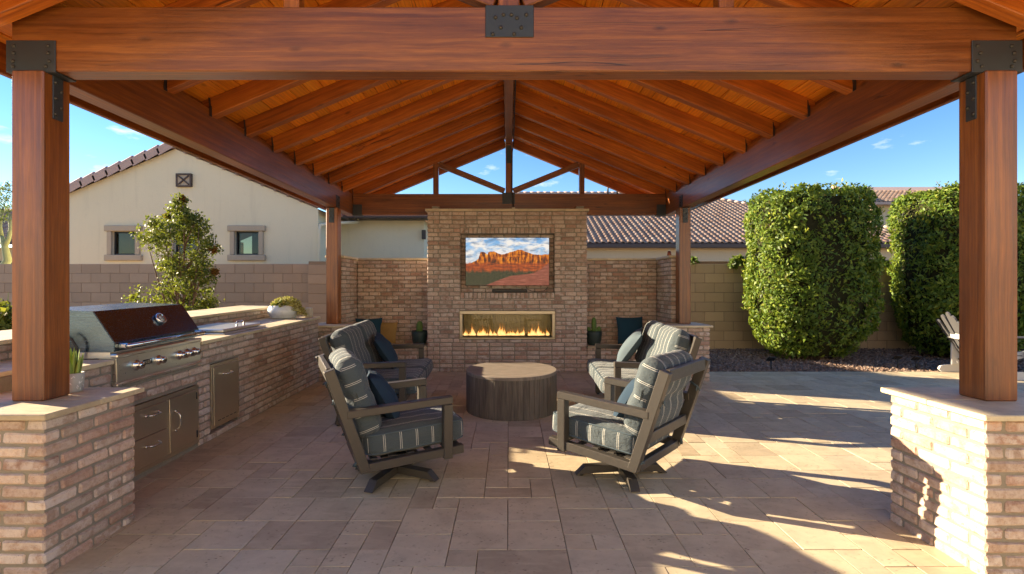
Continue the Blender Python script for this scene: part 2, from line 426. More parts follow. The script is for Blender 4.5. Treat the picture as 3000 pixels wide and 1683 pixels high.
M = {}
M['wood'] = wood_mat('stained_timber', (.105, .027, .005), (.245, .071, .011), (.40, .130, .020), rough=.36, coat=.55, bump=.22)
M['rafter'] = wood_mat('stained_rafters', (.22, .050, .006), (.46, .118, .011), (.66, .20, .020), rough=.40, coat=.2, bump=.2)
M['deck'] = wood_mat('stained_roof_boards', (.60, .150, .008), (.90, .270, .014), (.95, .37, .030), rough=.42, coat=.15)
M['brick'] = brick_mat('tumbled_brick'); M['brick_far'] = brick_mat('tumbled_brick_joined', True)
M['mortar'] = plain('mortar', (.28, .245, .195), .95, 0, .2, 60, .4, .2)
M['trav'] = travertine_mat('travertine_paver'); M['trav_far'] = travertine_mat('travertine_paver_joined', True)
M['cap'] = travertine_mat('travertine_cap', tint=(1.12, 1.12, 1.10), pits=.5)
M['deckstone'] = travertine_mat('travertine_deck', tint=(1.08, 1.06, 1.02), pits=.4)
M['joint'] = plain('sand_joint', (.12, .09, .06), .95, 0, .25, 50, .3, .2)
M['steel'] = steel_mat('brushed_steel', (.84, .80, .70), .33, (3, 30, 30), .002); M['steel_v'] = steel_mat('brushed_steel_doors', (.82, .71, .52), .36, (40, 40, 2), .003); M['hood'] = steel_mat('dark_brushed_hood', (.19, .26, .32), .22, (3, 60, 60), .003)
M['chrome'] = steel_mat('polished_steel', (.72, .71, .69), .12, (1, 1, 1), .0)
M['frame'] = steel_mat('brushed_bronze_steel', (.44, .38, .29), .34)
M['plate'] = plain('powder_coated_plate', (.045, .052, .058), .42, .3, .12, 40, .05)
M['bolt'] = plain('weathered_bolt', (.07, .062, .05), .5, .6, .2, 60)
M['alu'] = plain('dark_bronze_aluminium', (.075, .066, .056), .42, .35, .10, 60, .04)
M['fabric'] = stripe_mat('striped_slate_fabric', (.066, .083, .091), (.50, .49, .44))
M['fabric_l'] = M['fabric']
M['navy'] = plain('navy_pillow_fabric', (.026, .048, .075), .95, 0, .15, 300, .25, .2)
M['slate'] = plain('slate_pillow_fabric', (.085, .115, .135), .95, 0, .15, 300, .25, .2)
M['teal'] = plain('teal_pillow_fabric', (.020, .060, .095), .95, 0, .15, 300, .25, .2)
M['tan'] = plain('mustard_pillow_fabric', (.33, .21, .07), .95, 0, .15, 300, .25, .2)
M['black'] = plain('black_plastic', (.014, .013, .013), .45, 0, .1, 60)
M['darkpot'] = plain('dark_green_pot', (.022, .042, .038), .5, 0, .15, 30, .1)
M['whitepot'] = plain('white_glazed_pot', (.62, .64, .64), .3, 0, .05, 20, .05)
M['greypot'] = plain('grey_stone_pot', (.42, .42, .38), .7, 0, .1, 40, .15)
M['potmotif'] = plain('white_leaf_motif', (.75, .74, .70), .7, 0, .05, 40, .1)
M['soil'] = plain('potting_soil', (.05, .033, .02), 1, 0, .4, 60, .6)
M['cactus'] = plain('cactus_flesh', (.10, .19, .035), .6, 0, .3, 14, .1)
M['stucco'] = stucco_mat('cream_stucco', (.76, .68, .47)); M['stucco3'] = stucco_mat('pale_stucco', (.82, .76, .64)); M['stucco2'] = stucco_mat('tan_stucco', (.62, .50, .33)); M['trim'] = stucco_mat('taupe_stucco_trim', (.47, .39, .28))
M['block_l'] = block_mat('taupe_concrete_block', (.40, .295, .205)); M['block_r'] = block_mat('tan_concrete_block', (.50, .36, .22))
M['blockjoint'] = plain('block_mortar', (.27, .20, .135), .95, 0, .15, 60, .3, .2)
M['fascia'] = plain('brown_painted_trim', (.075, .048, .038), .55, 0, .12, 20)
M['winframe'] = plain('dark_window_frame', (.022, .024, .026), .4, .2)
M['window'] = glass_mat('window_glass', (.40, .40, .34), .01)
M['room'] = plain('dim_room', (.12, .11, .085), .95)
M['gravel'] = NB('gravel_bed_soil').m
_b = NB('granite_gravel'); _r = _b.n('ShaderNodeAttribute', attribute_name='rnd').outputs['Fac']
M['stone'] = _b.bsdf(_b.ramp(_r, [(0, (.10, .068, .05)), (.3, (.20, .13, .095)), (.6, (.29, .195, .14)), (.85, (.17, .14, .12)), (1, (.38, .30, .24))]), .9, None, 0, .3)
M['gravel'] = plain('gravel_bed_soil2', (.15, .10, .07), 1, 0, .35, 60, .5, .2)
M['ground'] = plain('decomposed_granite', (.30, .23, .165), 1, 0, .2, 8, .3, .2, off=False)
M['hedge'] = leaf_mat('hedge_leaves', (.045, .090, .011), (.105, .180, .020), (.26, .31, .036), .5)
M['tree'] = leaf_mat('tree_leaves', (.045, .070, .012), (.105, .140, .020), (.25, .23, .032), .55, .35)
M['redtip'] = leaf_mat('young_red_leaves', (.14, .05, .015), (.2, .08, .02), (.24, .13, .03))
M['pale'] = leaf_mat('palo_verde_leaves', (.05, .09, .015), (.10, .16, .03), (.2, .26, .06), .5, .4)
M['bark'] = plain('bark', (.16, .105, .065), .9, 0, .3, 30, .5, .2); M['greenbark'] = plain('green_bark', (.30, .34, .17), .8, 0, .2, 20, .3)
M['core'] = plain('hedge_inner_shade', (.030, .030, .013), 1, 0, .4, 30, .8, .1)  # dark colour stands in for shade deep inside the hedges
M['agave'] = plain('agave_leaf', (.26, .36, .07), .5, 0, .3, 9, .1)
M['sedum'] = leaf_mat('sedum_leaves', (.30, .26, .06), (.48, .42, .11), (.66, .60, .26), .6, .3); M['sedumg'] = leaf_mat('rosette_leaves', (.05, .10, .02), (.12, .18, .03), (.35, .20, .05), .5, .2)
M['white'] = plain('white_polymer', (.56, .55, .53), .5, 0, .04, 20, .04); M['slat'] = plain('grey_polymer_slats', (.085, .083, .084), .55, 0, .1, 20, .05)
M['beige'] = plain('beige_plastic', (.55, .50, .40), .5, 0, .06)
M['firebox'] = steel_mat('smoked_firebox_liner', (.17, .15, .09), .33, (120, 120, 4))
M['media'] = plain('dark_burner_glass', (.02, .017, .014), .35, 0, .5, 80, .6)
M['copper'] = plain('copper_finial', (.33, .10, .05), .45, .5)
M['table'] = wood_mat('weathered_drum_staves', (.032, .026, .022), (.065, .052, .043), (.115, .092, .072), rough=.6, coat=.0)
_b = NB('concrete_roof_tile'); _r = _b.n('ShaderNodeAttribute', attribute_name='rnd').outputs['Fac']; _v = _b.coords(False)
M['tile'] = _b.bsdf(_b.mix(_b.mapr(_b.noise(_v, 9, 5, .6), .35, .7, 0, .45), _b.ramp(_r, [(0, (.30, .185, .125)), (.3, (.37, .245, .175)), (.6, (.42, .30, .225)), (.85, (.33, .225, .17)), (1, (.46, .36, .28))]), (.22, .15, .11, 1)), .85, None, 0, .3)

# ------------------------------------------------------------------ ground and patio
gy = [(-250, -.16), (.30, -.16), (.42, fz(.4)-.075), (8.12, fz(8.12)-.075), (10.9, .10), (250, .10)]
gx = [-250, -60, -12, -2.86, 14, 60, 250]
gv = []; gf = []
for (y, z) in gy:
    for x in gx: gv.append((x, y, z))
for i in range(len(gy)-1):
    for j in range(len(gx)-1):
        a = i*len(gx)+j; gf.append([a, a+1, a+len(gx)+1, a+len(gx)])
g = G(); g.add(gv, gf); tag(g.build('ground', M['ground']), kind='structure')

g = G(); g.box2((-9, -7.9, -.20), (18, .44, -.055), None, .01); g.box2((13.21, .44, -.20), (18, 8.1, -.03), None, .01)
tag(g.build('unseen_paving', M['deckstone']), kind='structure')  # unseen pale paving, added to bounce light up under the roof
PX0, PX1, PY0, PY1 = -2.82, 13.2, 0.45, 8.10
patio = thing('patio', None, None, (0, 3.157, 0), TILT @ T(0, 3.157, 0)); tag(patio, kind='structure')
g = G(); g.box2((PX0-.2, PY0, -.07), (PX1, PY1, -.021), TILT); g.build('paving_bed', M['joint'], patio)
CELL = .1655
nx = int((PX1-PX0)/CELL); ny = int((PY1-PY0)/CELL)
occ = np.zeros((nx, ny), bool); own = np.full((nx+4, ny+4), -1); tiles = []
rt = random.Random(21)
PX0g = PX0; PY0g = PY1 - ny*CELL
for j in range(ny):
    for i in range(nx):
        if occ[i, j]: continue
        best = None
        for (a, c, w) in ((3, 2, .30), (2, 3, .22), (2, 2, 1.0), (2, 1, .52), (1, 2, .45), (1, 1, .36)):
            if i+a > nx or j+c > ny or occ[i:i+a, j:j+c].any(): continue
            bad = 0
            if j and own[i+a-1, j-1] != own[i+a, j-1]: bad += 1.2       # no crossing joints
            if i and own[i-1, j+c-1] != own[i-1, j+c]: bad += .7
            k_ = w*rt.random()**.7/(1+bad)
            if best is None or k_ > best[0]: best = (k_, a, c)
        a, c = best[1:]
        occ[i:i+a, j:j+c] = True; own[i:i+a, j:j+c] = len(tiles); tiles.append((i, j, a, c))
tile_me = {}
def tile_mesh(a, c, k):
    if (a, c, k) not in tile_me:
        gr = random.Random(a*100+c*10+k)
        v, f = chamfer_box(a*CELL-.0045, c*CELL-.0045, .03, .0016, .0010, gr)
        me = bpy.data.meshes.new('paver'); me.from_pydata(v, [], f); me.update(); me.materials.append(M['trav']); tile_me[(a, c, k)] = me
    return tile_me[(a, c, k)]
def in_view(x, y): return y > 2.0 and abs(x) < y*1.05+.4
tl = []
for (i, j, a, c) in tiles:
    x = PX0g+(i+a/2)*CELL; y = PY0g+(j+c/2)*CELL
    size = a*c/max(y, 1.5)**3 if in_view(x, y) else -1
    tl.append((size, x, y, a, c))
tl.sort(reverse=True)
jv = []; jf = []; jr = []
for n, (s_, x, y, a, c) in enumerate(tl):
    dz = rt.uniform(-.0014, .0014)
    Mx = TILT @ T(x, y, -.015+dz) @ Matrix.Rotation(rt.uniform(-.002, .002), 4, 'X') @ Matrix.Rotation(rt.uniform(-.002, .002), 4, 'Y')
    if n < 300: place(bpy.data.objects.new('paver', tile_mesh(a, c, rt.randrange(3))), Mx, patio)
    else:
        v, f = chamfer_box(a*CELL-.0045, c*CELL-.0045, .03, .0016, .0008, rt)
        k = len(jv); jv += [tuple(Mx @ Vector(p)) for p in v]; jf += [[q+k for q in p] for p in f]; jr += [rt.random()]*len(v)
me = bpy.data.meshes.new('pavers_beyond'); me.from_pydata(jv, [], jf); me.update(); me.materials.append(M['trav_far'])
at = me.attributes.new('rnd', 'FLOAT', 'POINT'); at.data.foreach_set('value', jr)
tag(place(bpy.data.objects.new('pavers_beyond', me), I4, patio), kind='stuff')

# gravel bed along the block wall
gb = G(); gb.add([(2.3, 8.105, fz(8.1)-.02), (13.2, 8.105, fz(8.1)-.02), (13.2, 10.62, .15), (2.3, 10.62, .15)], [[0, 1, 2, 3]])
tag(gb.build('gravel_bed', M['gravel']), kind='structure')
def pebbles(n, x0, x1, y0, y1, zf, smin, smax, seed):
    r = np.random.default_rng(seed)
    bv = np.array([(1, 0, 0), (-1, 0, 0), (0, 1, 0), (0, -1, 0), (0, 0, 1), (0, 0, -1)], float)
    bf = np.array([(0, 2, 4), (2, 1, 4), (1, 3, 4), (3, 0, 4), (2, 0, 5), (1, 2, 5), (3, 1, 5), (0, 3, 5)])
    x = r.uniform(x0, x1, n); y = r.uniform(y0, y1, n); s = r.uniform(smin, smax, n); a = r.uniform(0, 6.28, n)
    z = np.array([zf(q) for q in y])
    V = np.zeros((n, 6, 3)); sc = r.uniform(.6, 1.15, (n, 1, 3))*s[:, None, None]*np.array([1, .8, .55])
    p = bv[None]*sc; p = p + r.normal(0, .18, p.shape)*s[:, None, None]
    ca, sa = np.cos(a)[:, None], np.sin(a)[:, None]
    V[:, :, 0] = p[:, :, 0]*ca-p[:, :, 1]*sa+x[:, None]; V[:, :, 1] = p[:, :, 0]*sa+p[:, :, 1]*ca+y[:, None]; V[:, :, 2] = p[:, :, 2]+(z+s*.12)[:, None]
    F = (bf[None]+np.arange(n)[:, None, None]*6).reshape(-1, 3)
    return V.reshape(-1, 3), F, np.repeat(r.random(n), 6)
gz = lambda y: fz(8.1)-.02+(y-8.105)/(10.62-8.105)*(.15-fz(8.1)+.02)
v, f, r = pebbles(17000, 2.98, 13.0, 8.12, 10.6, gz, .018, .042, 3)
tag(obj_np('gravel', v, f, M['stone'], None, I4, False, {'rnd': r}), 'brown and grey decorative gravel under the hedges', 'gravel', kind='stuff')

# ------------------------------------------------------------------ bricks
BL, BH, BT, MJ = .189, .0555, .092, .0128
brick_me = {}
def brick_mesh(l, h, t):
    cls = min((.05, .09, .13, .16, .19, .215), key=lambda q: abs(q-l)); k = RNG.randrange(5 if cls > .1 else 3)
    key = (cls, k, h > .075)
    if key not in brick_me:
        gr = random.Random(hash(key) % 9999)
        v, f = chamfer_box(cls, BT, BH if h <= .075 else h, .0095, .0030, gr)
        me = bpy.data.meshes.new('brick'); me.from_pydata(v, [], f); me.update(); me.materials.append(M['brick']); brick_me[key] = (me, cls, BH if h <= .075 else h)
    me, c, hh = brick_me[key]
    return me, (l/c, t/BT, h/hh)
class Bricks:
    def __init__(s, parent): s.p = parent; s.l = []
    def add(s, Mx, l, h, t=BT, pr=0): s.l.append((pr, len(s.l), Mx, l, h, t))
    def flush(s, limit=300):
        s.l.sort(key=lambda q: (q[0], q[1])); v = []; f = []; rr = []
        for n, (pr, _, Mx, l, h, t) in enumerate(s.l):
            if n < limit:
                me, sc = brick_mesh(l, h, t); place(bpy.data.objects.new('brick', me), Mx @ S(*sc), s.p)
            else:
                a, b = chamfer_box(l, t, h, .0095, .0030, RNG); k = len(v)
                v += [tuple(Mx @ Vector(q)) for q in a]; f += [[i+k for i in q] for q in b]; rr += [RNG.random()]*len(a)
        if v:
            me = bpy.data.meshes.new('further_bricks'); me.from_pydata(v, [], f); me.update(); me.materials.append(M['brick_far'])
            at = me.attributes.new('rnd', 'FLOAT', 'POINT'); at.data.foreach_set('value', rr)
            tag(place(bpy.data.objects.new('further_bricks', me), I4, s.p), kind='stuff')
def courses(z0, z1, p=None):
    n = max(1, round((z1-z0)/(p or .068))); q = (z1-z0)/n
    return [(z0+i*q, z0+(i+1)*q) for i in range(n)]
def subtract(iv, holes):
    out = [iv]
    for (a, b) in holes:
        nx_ = []
        for (c, d) in out:
            if b <= c or a >= d: nx_.append((c, d)); continue
            if a > c: nx_.append((c, a))
            if b < d: nx_.append((b, d))
        out = nx_
    return [q for q in out if q[1]-q[0] > .03]
def lay(bs, o, u, n, a, b, z0, z1, stag, W_=I4, pr=0, t=BT, holes=()):
    """one course from a to b along u at base point o; outer face on the plane through o, n outward"""
    u = Vector(u); n = Vector(n); P = BL+MJ
    for (c, d) in subtract((a, b), holes):
        run = d-c
        if run < P*4:
            k = max(1, round((run+MJ)/P)); cuts = [c+(run+MJ)*i/k for i in range(k+1)]
            if stag and k >= 1 and run > P*.9 and len(holes): cuts = [c]+[c+(run+MJ)*(i+.5)/k for i in range(k)]+[c+run+MJ]
        else:
            x = c+(P/2 if stag else P); cuts = [c]
            ph = math.floor(c/P)*P if holes else c
            x = ph+(P/2 if stag else P)
            while x <= c+.06: x += P
            while x < d-.06: cuts.append(x); x += P
            cuts.append(d+MJ)
        for i in range(len(cuts)-1):
            l = cuts[i+1]-cuts[i]-MJ
            if l < .025: continue
            cx = (cuts[i]+cuts[i+1]-MJ)/2
            q = Vector(o)+u*cx-n*(t/2-RNG.uniform(-.0022, .0022)); q.z += (z0+z1)/2
            h = z1-z0-MJ
            Mx = W_ @ frame_M(q, u, (0, 0, 1)) @ Matrix.Rotation(RNG.uniform(-.008, .008), 4, 'Y') @ Matrix.Rotation(RNG.uniform(-.008, .008), 4, 'Z')
            bs.add(Mx, l, h, t, pr)
def brick_box(parent, x0, x1, y0, y1, z0, z1, W_=I4, faces='FLRB', p=None, bs=None, pr=0):
    """four brick faces round a mortar core, corners bonded"""
    own = bs is None
    if own: bs = Bricks(parent)
    g = G(); g.box2((x0+.010, y0+.010, z0), (x1-.010, y1-.010, z1), W_, .001); g.build('mortar_core', M['mortar'], parent)
    for r, (a, b) in enumerate(courses(z0, z1, p)):
        full = r % 2 == 0; e = BT+MJ
        sx = (0, x1-x0) if full else (e, x1-x0-e); sy = (e, y1-y0-e) if full else (0, y1-y0)
        if 'F' in faces: lay(bs, (x0, y0, 0), (1, 0, 0), (0, -1, 0), *sx, a, b, not full, W_, pr)
        if 'B' in faces: lay(bs, (x0, y1, 0), (1, 0, 0), (0, 1, 0), *sx, a, b, not full, W_, pr+1)
        if 'R' in faces: lay(bs, (x1, y0, 0), (0, 1, 0), (1, 0, 0), *sy, a, b, full, W_, pr)
        if 'L' in faces: lay(bs, (x0, y0, 0), (0, 1, 0), (-1, 0, 0), *sy, a, b, full, W_, pr)
    if own: bs.flush()
    return bs
def cap_slabs(parent, x0, x1, y0, y1, z0, z1, W_=I4, step=.45, along='x', name='cap_stone'):
    L = (x1-x0) if along == 'x' else (y1-y0); n = max(1, round(L/step))
    for i in range(n):
        a, b = L*i/n+.0008, L*(i+1)/n-.0008
        A, B = ((x0+a, y0, z0), (x0+b, y1, z1)) if along == 'x' else ((x0, y0+a, z0), (x1, y0+b, z1))
        c = [(A[k]+B[k])/2 for k in range(3)]
        v, f = chamfer_box(*[B[k]-A[k] for k in range(3)], .004, .0006, RNG)
        me = bpy.data.meshes.new(name); me.from_pydata(v, [], f); me.update(); me.materials.append(M['cap'])
        place(bpy.data.objects.new(name, me), W_ @ T(c), parent)

CAPZ = .825
def pedestal(x0, x1, y0, y1, zt, label, p=.0677):
    zb = fz(y0)-.01
    t = thing('brick_pedestal', label, 'pedestal', ((x0+x1)/2, (y0+y1)/2, zb), group='brick pedestals under the pavilion posts')
    brick_box(t, x0, x1, y0, y1, zb, zt-.030, p=p)
    cap_slabs(t, x0-.035, x1+.035, y0-.036, y1+.034, zt-.030, zt, step=.36, along='y')
    return t
pedestal(-3.03, -2.353, 2.537, 3.157, CAPZ, 'tumbled brick pedestal beside the outdoor kitchen drawers, carrying a post and a succulent pot')
pedestal(2.40, 3.06, 2.520, 3.157, CAPZ, 'tumbled brick pedestal with sunlit side and chair shadow, post standing on it')
pedestal(-2.95, -2.27, 7.345, 7.98, .90, 'brick pedestal at the far end of the outdoor kitchen counter, next to the alcove')
pedestal(2.30, 2.95, 7.345, 7.98, .90, 'brick pedestal behind the loveseat, at the edge of the open paving and gravel')

# ------------------------------------------------------------------ fireplace wall
FY = 8.10; FX0, FX1 = -1.318, 1.266; FZ0 = fz(FY)-.01; FZT = 2.688
fire = thing('fireplace', 'tall tumbled brick fireplace wall with lit linear gas fire and screen niche', 'fireplace', (-.03, 8.3, FZ0))
NX0, NX1, NZ0, NZ1 = -.7875, .739, 1.373, 2.328      # niche
BX0, BX1, BZ0, BZ1 = -.797, .750, .619, 1.077        # firebox frame
SOL = .096
bs = Bricks(fire)
cs = courses(FZ0, FZT, .0687)
for r, (a, b) in enumerate(cs):
    e = BT+MJ; full = r % 2 == 0
    rng_ = (0, FX1-FX0) if full else (e, FX1-FX0-e)
    pieces = [(a, b, ())]
    regs = [(NX0, NX1, NZ0-SOL, NZ1+SOL), (BX0, BX1, BZ0, BZ1)]
    hs_ = []; extra = []
    for (rx0, rx1, rz0, rz1) in regs:
        if b > rz0+.004 and a < rz1-.004:
            hs_.append((rx0-FX0-.004, rx1-FX0+.004))
            if rz0-a > .026: extra.append((a, rz0, rx0-FX0, rx1-FX0))
            if b-rz1 > .026: extra.append((rz1, b, rx0-FX0, rx1-FX0))
    lay(bs, (FX0, FY, 0), (1, 0, 0), (0, -1, 0), *rng_, a, b, not full, holes=hs_, pr=0 if a > .35 else 1)
    for (za, zb, xa, xb) in extra: lay(bs, (FX0, FY, 0), (1, 0, 0), (0, -1, 0), xa+.004, xb-.004, za, zb, full, pr=1)
    sd = (e, .32) if full else (0, .32)
    sd = (sd[0], .95) if b < 2.66 else sd
    lay(bs, (FX0, FY, 0), (0, 1, 0), (-1, 0, 0), *sd, a, b, False, pr=2); lay(bs, (FX1, FY, 0), (0, 1, 0), (1, 0, 0), *sd, a, b, False, pr=2)
def soldiers(z0, z1):
    n = 22; w = (NX1-NX0)/n
    for i in range(n):
        q = Vector((NX0+w*(i+.5), FY+BT/2+RNG.uniform(-.004, .003), (z0+z1)/2))
        bs.add(frame_M(q, (0, 0, 1), (-1, 0, 0)) @ Matrix.Rotation(RNG.uniform(-.012, .012), 4, 'Y'), z1-z0-.008, w-MJ, BT, 0)
soldiers(NZ1, NZ1+SOL); soldiers(NZ0-SOL, NZ0)
ND = .135                                            # niche depth
for r, (a, b) in enumerate(courses(NZ0, NZ1, .0687)):
    lay(bs, (NX0, FY+ND, 0), (1, 0, 0), (0, -1, 0), .005, NX1-NX0-.005, a, b, r % 2, pr=3, t=.04)
    lay(bs, (NX0, FY+.10, 0), (0, 1, 0), (1, 0, 0), 0, ND-.10, a, b, False, pr=4, t=.05)
    lay(bs, (NX1, FY+.10, 0), (0, 1, 0), (-1, 0, 0), 0, ND-.10, a, b, False, pr=4, t=.05)
bs.flush(300)
g = G()
yb = 8.42
g.box2((FX0+.01, FY+.01, FZ0), (BX0, yb, FZT), None, .001); g.box2((BX1, FY+.01, FZ0), (FX1-.01, yb, FZT), None, .001)
g.box2((BX0, FY+.01, FZ0), (BX1, yb, BZ0), None, .001); g.box2((BX0, FY+.01, BZ1), (BX1, yb, NZ0-.002), None, .001)
g.box2((BX0, FY+ND+.03, NZ0-.002), (BX1, yb, NZ1+.002), None, .001); g.box2((BX0, FY+.01, NZ1+.002), (BX1, yb, FZT), None, .001)
g.box2((FX0+.01, 8.421, FZ0), (FX1-.01, 9.04, 2.655), None, .001)
g.build('mortar_core', M['mortar'], fire)
cap_slabs(fire, FX0-.03, FX1+.03, FY-.03, 8.417, FZT, 2.726, step=.36)
# firebox: frame, liner, burner, flames, glass
g = G(); fy = FY-.012
for a, b in (((BX0, BZ0), (BX1, BZ0+.030)), ((BX0, BZ1-.052), (BX1, BZ1)), ((BX0, BZ0+.030), (BX0+.047, BZ1-.052)), ((BX1-.050, BZ0+.030), (BX1, BZ1-.052))):
    g.box2((a[0], fy, a[1]), (b[0], FY+.06, b[1]), None, .004)
g.build('firebox_frame', M['frame'], fire)
IX0, IX1, IZ0, IZ1 = BX0+.047, BX1-.05, BZ0+.03, BZ1-.052
g = G(); d = .30
g.box2((IX0, FY+d-.01, IZ0), (IX1, FY+d, IZ1), None, .001); g.box2((IX0-.01, FY+.05, IZ0), (IX0, FY+d, IZ1), None, .001); g.box2((IX1, FY+.05, IZ0), (IX1+.01, FY+d, IZ1), None, .001)
g.box2((IX0, FY+.05, IZ1), (IX1, FY+d, IZ1+.01), None, .001)
liner = g.build('firebox_liner', M['firebox'], fire)
for xx in (-.25, .2):
    g = G(); g.box2((xx-.002, FY+d-.0125, IZ0), (xx+.002, FY+d-.0102, IZ1), None, .0005); g.build('liner_seam', M['black'], liner)
g = G(); g.box2((IX0, FY+.05, IZ0-.01), (IX1, FY+d, IZ0+.018), None, .002); g.build('burner_tray', M['media'], fire)
b = NB('gas_flame'); tcn = b.n('ShaderNodeTexCoord'); sp = b.n('ShaderNodeSeparateXYZ', {0: tcn.outputs['Generated']})
lw = b.n('ShaderNodeLayerWeight', {0: .35})
colr = b.ramp(sp.outputs[2], [(0, (1, .62, .26)), (.25, (1, .60, .22)), (.6, (1, .36, .06)), (1, (1, .20, .02))])
em = b.n('ShaderNodeEmission', {0: colr, 1: .30}); tr = b.n('ShaderNodeBsdfTransparent')
fa = b.math('MULTIPLY', b.math('SUBTRACT', 1.0, lw.outputs['Facing']), b.ramp(sp.outputs[2], [(0, (.15,)*3), (.15, (.72,)*3), (.6, (.45,)*3), (1, (.05,)*3)]), clamp=True)
ms = b.n('ShaderNodeMixShader', {0: fa, 1: tr.outputs[0], 2: em.outputs[0]}); b.t.links.new(ms.outputs[0], b.out.inputs[0]); M['flame'] = b.m
rf = random.Random(11)
fl = [(-.72, .16, 1), (-.60, .22, 1.3), (-.575, .12, 1), (-.50, .15, .9), (-.455, .13, 1), (-.425, .17, 1), (-.36, .10, .7), (-.30, .19, .9), (-.235, .13, .9), (-.15, .20, 1.3), (-.115, .24, 1.5), (-.08, .18, 1.4), (-.02, .11, 1), (.03, .13, 1), (.075, .12, 1), (.15, .14, 1.1), (.20, .12, 1), (.235, .16, 1), (.33, .11, .9), (.385, .23, 1.2), (.42, .16, 1.1), (.49, .24, 1.1), (.525, .16, 1), (.57, .11, .9), (.635, .15, 1)]
for (x, h, w) in fl+[(q+rf.uniform(-.02, .02), rf.uniform(.05, .12), rf.uniform(.7, 1.3)) for q in np.linspace(-.7, .62, 22)]:
    h *= rf.uniform(.8, 1.12); w *= rf.uniform(.8, 1.25)
    lean = rf.uniform(-.02, .02); y = FY+.17+rf.uniform(-.03, .03); pts = []; rr = []
    for i in range(10):
        t = i/9; pts.append((x+lean*t*t+.006*math.sin(t*6+x*20), y, IZ0+.012+h*t)); rr.append(.030*w*(math.sin(math.pi*min(1, t*1.25+.22)**.8)*.9+.06)*(1-t)**.45+.0012)
    G().tube(pts, rr, 9).build('flame', M['flame'], fire)
g = G(); g.box2((IX0, FY+.042, IZ0), (IX1, FY+.046, IZ1), None, .0005); g.build('fire_glass', glass_mat('fire_glass', (.95, .93, .88), .0, .3), fire)

# ------------------------------------------------------------------ alcove walls and benches on both sides of the fireplace
def alcove(side, xa, xb, xs, label):
    """xa..xb inner span, back wall at 8.56; side wall beyond xs"""
    t = thing('alcove_wall', label, 'brick wall', ((xa+xb)/2, 8.6, fz(8.6)-.01), group='brick alcove walls')
    zb = fz(8.3)-.01; zt = 1.92; B = Bricks(t)
    for r, (a, b) in enumerate(courses(zb, zt, .0687)):
        if b > .47: lay(B, (xa, 8.56, 0), (1, 0, 0), (0, -1, 0), 0, xb-xa, a, b, r % 2, pr=0)
        if a < .47: lay(B, (xa, 8.115, 0), (1, 0, 0), (0, -1, 0), 0, xb-xa, a, min(b, .476), r % 2, pr=0)
        y1 = 8.80; o = (xs, 7.80, 0)
        lay(B, o, (0, 1, 0), (side*-1, 0, 0), 0, .76, a, b, r % 2, pr=0)
        lay(B, (min(xs, xs+side*.24), 7.80, 0), (1, 0, 0), (0, -1, 0), BT+MJ if side < 0 else BT+MJ, .24-BT-MJ if r % 2 else .24-BT-MJ, a, b, False, pr=2)
    B.flush()
    g = G(); g.box2((xa, 8.57, zb), (xb, 8.80, zt), None, .001)
    g.box2((min(xs+side*.01, xs+side*.24), 7.81, zb), (max(xs+side*.01, xs+side*.24), 8.80, zt), None, .001)
    g.box2((xa, 8.125, zb), (xb, 8.57, .476), None, .001); g.build('mortar_core', M['mortar'], t)
    cap_slabs(t, xa-(0 if side > 0 else 0), xb, 8.53, 8.82, zt, 1.956, step=.42)
    cap_slabs(t, min(xs-side*.03, xs+side*.27), max(xs-side*.03, xs+side*.27), 7.79, 8.526, zt, 1.956, step=.38, along='y')
    cap_slabs(t, xa+.002, xb-.002, 8.085, 8.557, .476, .508, step=.42, name='bench_slab')
    return t
alcove(-1, -2.588, FX0-.004, -2.588, 'low brick alcove wall and stone bench between the kitchen and the fireplace')
alcove(1, FX1+.004, 2.527, 2.527, 'low brick alcove wall and stone bench between the fireplace and the hedge side')

# ------------------------------------------------------------------ outdoor kitchen counter (follows the slope of the paving)
CX = -2.78; CH = .95; CY0, CY1 = 3.17, 7.335
kit = thing('kitchen_counter', 'long brick outdoor kitchen counter with travertine top and raised bar ledge', 'counter', (0, 0, 0), TILT @ T(-3.2, 5.2, 0))
B = Bricks(kit)
DR = (3.66, 4.49, .045, .565); TR = (4.685, 5.16, .10, .708); GR = (3.53, 4.50, .770, 1.0)
for r, (a, b) in enumerate(courses(0, CH-.03, .0677)):
    hs_ = [(q[0]-.006-CY0, q[1]+.006-CY0) for q in (DR, TR, GR) if b > q[2]+.012 and a < q[3]-.012]
    lay(B, (CX, CY0, 0), (0, 1, 0), (1, 0, 0), 0, CY1-CY0, a, b, r % 2, TILT, 0, holes=hs_)
for r, (a, b) in enumerate(courses(CH, 1.066, .058)):
    lay(B, (-3.47, 2.9, 0), (0, 1, 0), (1, 0, 0), 0, 4.75, a, b, r % 2, TILT, 1 if r == 1 else 2)
    lay(B, (-3.82, 7.65, 0), (1, 0, 0), (0, 1, 0), .1, .25, a, b, False, TILT, 3)
B.flush(300)
g = G(); g.box2((-3.47, CY0, 0), (CX-.010, DR[0], CH-.03), TILT, .001)
g.box2((-3.47, DR[0], 0), (CX-.10, GR[1], .76), TILT, .001); g.box2((-3.47, DR[0], 0), (CX-.010, TR[1], .04), TILT, .001)
g.box2((-3.47, DR[0], .57), (CX-.010, GR[1], .765), TILT, .001)
g.box2((-3.47, GR[1], 0), (CX-.012, TR[0], CH-.03), TILT, .001); g.box2((-3.47, TR[0], .712), (CX-.010, TR[1], CH-.03), TILT, .001); g.box2((-3.47, TR[0], .04), (CX-.10, TR[1], .712), TILT, .001)
g.box2((-3.47, TR[1], 0), (CX-.010, CY1, CH-.03), TILT, .001)
g.box2((-3.47, 2.9, 0), (-3.06, CY0, CH-.03), TILT, .001)
g.box2((-3.82, 2.9, 0), (-3.48, 7.65, 1.066), TILT, .001); g.build('mortar_core', M['mortar'], kit)
